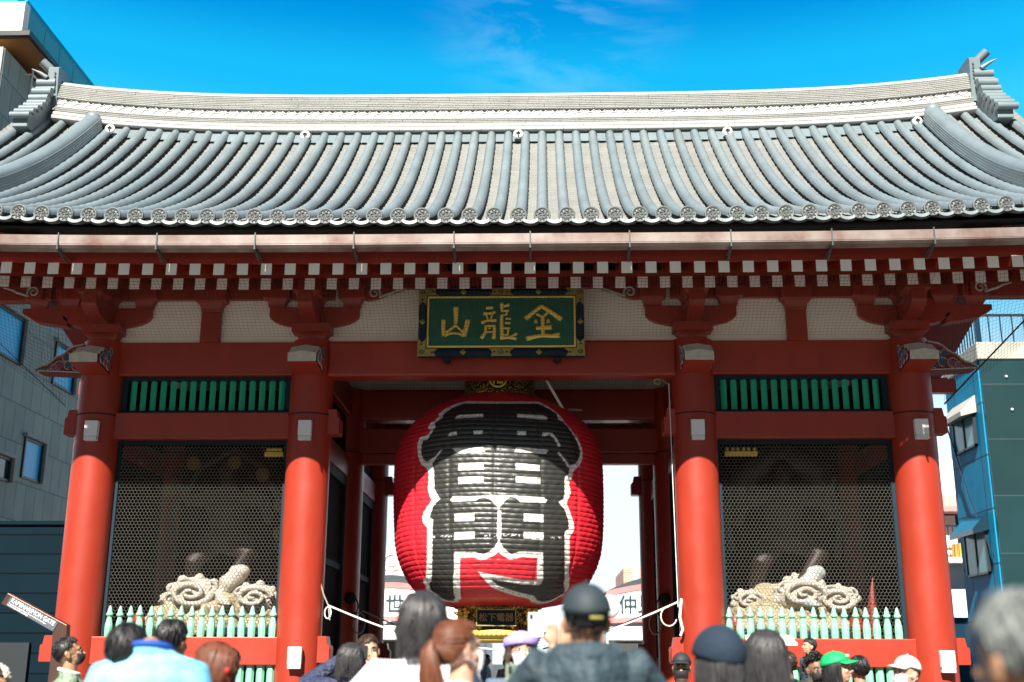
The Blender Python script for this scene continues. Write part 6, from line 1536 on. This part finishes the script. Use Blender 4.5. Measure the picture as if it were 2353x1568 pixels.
# light blue kimono
M['kimono'] = mat('light_blue_jacket', (.05, .38, .60), .7, col2=(.34, .66, .78), vs=2.6, bump=.4, bs=12)
person('person in light blue and white jacket with deep blue collar, head bowed to the left', -1.20, -11.15, 1.89, 180, 'short', 'black', 'b', jmat=M['kimono'], turn=22, nod=28, tilt=10, width=1.02, puff=1.2, headf=.10, headz=-.15, headx=.12, shrug=-.06, collar=mat('deep_blue_collar', (.01, .07, .36), .7))
person('black haired person half hidden behind the light blue jacket', -1.60, -9.6, 1.775, 165, 'short', 'black', 'b', ('petrol', (.02, .06, .08)))
r = person('woman with short chestnut hair and a red hair flower, lower left', -1.02, -10.88, 1.625, 250, 'bob', 'brown', 'a', ('cream', (.70, .66, .62)), mask=mk_white, nod=16, turn=0)
b = MB()
for i in range(26):
    a = rg.uniform(0, 6.28); q = rg.uniform(0, .045); b.ball(r['Hd']((.02+.03*math.cos(a), .118+.01*math.sin(a*3), 1.64+q*math.sin(a))), (.018, .012, .018), 6)
r['emit'](b, 'hair_flower', mat('red_petals', (.45, .02, .02), .6))
person('man with cropped black hair in a bright blue jacket seen from behind', -1.78, -7.58, 1.63, 170, 'buzz', 'black', 'b', ('blue', (.01, .12, .40)))
cmat('quilt', (.03, .04, .09), .5, bump=.9, bs=26)
r = person('person with greying bob hair in navy quilted jacket raising an arm', -.86, -7.56, 1.665, 172, 'bob', 'ash', 'b', ('quilt', (.03, .04, .09)), arms={1: ((.42, -.10, 1.42), (.10, -.24, 1.66), (-.9, -.1, .25)), -1: ((-.26, -.10, 1.20), (-.10, -.32, 1.55), (.1, -.1, 1))}, puff=1.15, nod=-4)
phone('black smartphone held up by the person in the navy quilted jacket', r['fin']((0.0, -.34, 1.66)), (1, 0, 0), (0, 0, 1), scr=M['black'])
person('smiling brown haired young man facing the camera beside the navy quilted jacket', -.80, -6.96, 1.75, 8, 'side', 'dbrown', 'a', ('bluepat', (.05, .12, .35)), expr='smile', tilt=-6, turn=6, fine=True)
person('person with black bob hair in bright white jacket, left of the lantern base', .06, -11.22, 1.84, 190, 'bob', 'ash', 'a', ('whitej', (.80, .78, .84)), arms={1: ((.33, -.02, 1.22), (.20, -.30, 1.36)), -1: ((-.26, .0, 1.15), (-.2, -.28, 1.2))}, width=1.0, puff=1.1, shrug=-.01)
r = person('woman with a chestnut ponytail looking right, front centre', .27, -11.49, 1.715, 128, 'pony', 'brown', 'a', ('whitej', (.80, .78, .84)), mask=mk_white, nod=10, fine=True)
phone('pale green smartphone held by the woman with the chestnut ponytail', r['fin']((.05, -.30, 1.48)), (.6, .8, 0), (0, 0, 1), scr=mat('sage_case', (.30, .38, .30), .5))
pur = mat('lilac_knit', (.42, .32, .78), .85, bump=.4, bs=60)
r = person('person in a lilac hat and big white face mask facing the camera', .48, -9.11, 1.72, 10, 'bob', 'dbrown', 'a', ('greyblue', (.10, .14, .20)), hat='bucket', gest=dict(hatmat=pur), mask=mk_white, nod=12, arms={1: ((.28, -.14, 1.28), (.14, -.30, 1.66), (0, 0, 1))})
phone('overexposed pale pink smartphone held up beside the lilac hat', (.57, -9.42, 1.765), (1, 0, 0), (0, 0, 1), .145, .095, mat('pink_case', (.80, .66, .82), .4))
cmat('slatej', (.030, .055, .072), .7, bump=1.0, bs=9, var=.35)
person('broad shouldered man in dark slate jacket and dark baseball cap, seen from behind', .78, -12.13, 1.82, 182, 'buzz', 'black', 'b', ('slatej', (.04, .065, .09)), hat='cap', gest=dict(hatmat=mat('charcoal_cap', (.018, .03, .038), .7), strap=mat('olive_strap', (.26, .24, .06), .6)), hood=True, width=1.0, puff=1.02, shrug=.05,
       arms={1: ((.31, -.14, 1.24), (.07, -.34, 1.50), (-.2, 0, 1)), -1: ((-.32, -.14, 1.24), (-.07, -.34, 1.50), (.2, 0, 1))}, bagstrap=mat('dark_strap', (.01, .012, .02), .6))
person('man in black cap and black face mask by the column right of the lantern', 1.81, -6.23, 1.615, 350, 'buzz', 'black', 'b', ('whitet', (.55, .55, .55)), hat='cap', gest=dict(hatmat=mat('black_cap', (.02, .022, .026), .7)), mask=mk_black)
person('person in a dark navy knit hat with bluish grey hair below it, front right', 1.36, -11.46, 1.665, 222, 'long', 'ash', 'b', ('navyj', (.02, .035, .07)), hat='beanie', gest=dict(hatmat=mat('navy_knit', (.006, .018, .036), .85, bump=.4, bs=60)), width=1.05)
person('woman with long straight ash black hair seen from behind, right of the navy knit hat', 1.75, -10.51, 1.695, 178, 'long', 'ash', 'a', ('charcoal', (.03, .03, .035)))
person('balding man in a dark striped shirt holding the child', 2.88, -5.45, 1.64, 200, 'buzz', 'dbrown', 'c', ('stripe', (.02, .03, .035)), arms={1: ((.25, -.12, 1.22), (.05, -.30, 1.25)), -1: ((-.25, -.12, 1.22), (-.05, -.32, 1.30))})
person('small black haired child in profile carried above the curly haired man', 3.16, -5.10, 1.77, 285, 'short', 'black', 'a', ('childj', (.05, .07, .08)), zoff=.72, nod=8, fine=True)
person('man with curly black hair and a black face mask facing the camera', 2.94, -6.35, 1.60, 12, 'curly', 'black', 'c', ('charcoal', (.03, .03, .035)), mask=mk_black, fine=True)
r = person('woman in a bright green cap with long dark hair, looking right', 2.87, -7.45, 1.615, 62, 'long', 'black', 'a', ('navyj', (.02, .035, .07)), hat='cap', gest=dict(hatmat=mat('green_cap', (.0, .34, .10), .7)), nod=6, fine=True)
b = MB()
for q in range(5):
    b.tube([r['Hd']((-.055+.022*q, -.088-.016*math.cos((q-2)*.5), 1.705+.016*(j % 2))) for j in range(3)], .0028, 5)
r['emit'](b, 'cap_lettering', M['white'])
person('man with short black hair in a dark red shirt seen from behind', 3.35, -6.18, 1.60, 190, 'short', 'black', 'b', ('redshirt', (.28, .02, .03)), width=1.1)
person('person in a white baseball cap by the foot of the rightmost column', 3.12, -8.26, 1.585, 300, 'short', 'dbrown', 'a', ('lgrey', (.45, .42, .40)), hat='cap', gest=dict(hatmat=mat('white_cap', (.82, .80, .76), .7)), mask=mk_white, nod=6)
person('large blurred grey haired head nearest the camera on the far right', 1.500, -14.42, 1.672, 208, 'short', 'grey', 'b', ('dnavy', (.01, .02, .04)), turn=-8, vox=.01)
for i, (x, y, z, j, l) in enumerate(((-.05, 8.2, 1.66, ('pinkj', (.7, .35, .38)), 'distant person in pink below the lantern base'), (.35, 10.5, 1.62, ('aquaj', (.2, .6, .6)), 'distant person in aqua further up the street'), (-.75, 11.5, 1.7, ('whitet', (.55, .55, .55)), 'distant person in a pale top up the street left of the lantern base'),
        (.95, 9.5, 1.72, ('greyblue', (.10, .14, .20)), 'distant person in grey blue behind the lantern base, right of centre'), (-.4, 15, 1.6, ('cream', (.70, .66, .62)), 'distant person in cream far up the street'), (1.8, 16, 1.75, ('blue', (.01, .12, .40)), 'distant person in bright blue up the street on the right'), (-1.3, 8.8, 1.64, ('lgrey', (.45, .42, .40)), 'distant person in light grey just beyond the gate on the left'),
        (1.1, 13, 1.7, ('charcoal', (.03, .03, .035)), 'distant person in charcoal up the street right of the lantern base'), (-1.6, 12.5, 1.68, ('redshirt', (.28, .02, .03)), 'distant person in red up the street on the left'))):
    person(l, x, y, z, 10+40*i, 'short', 'black', 'a', j)
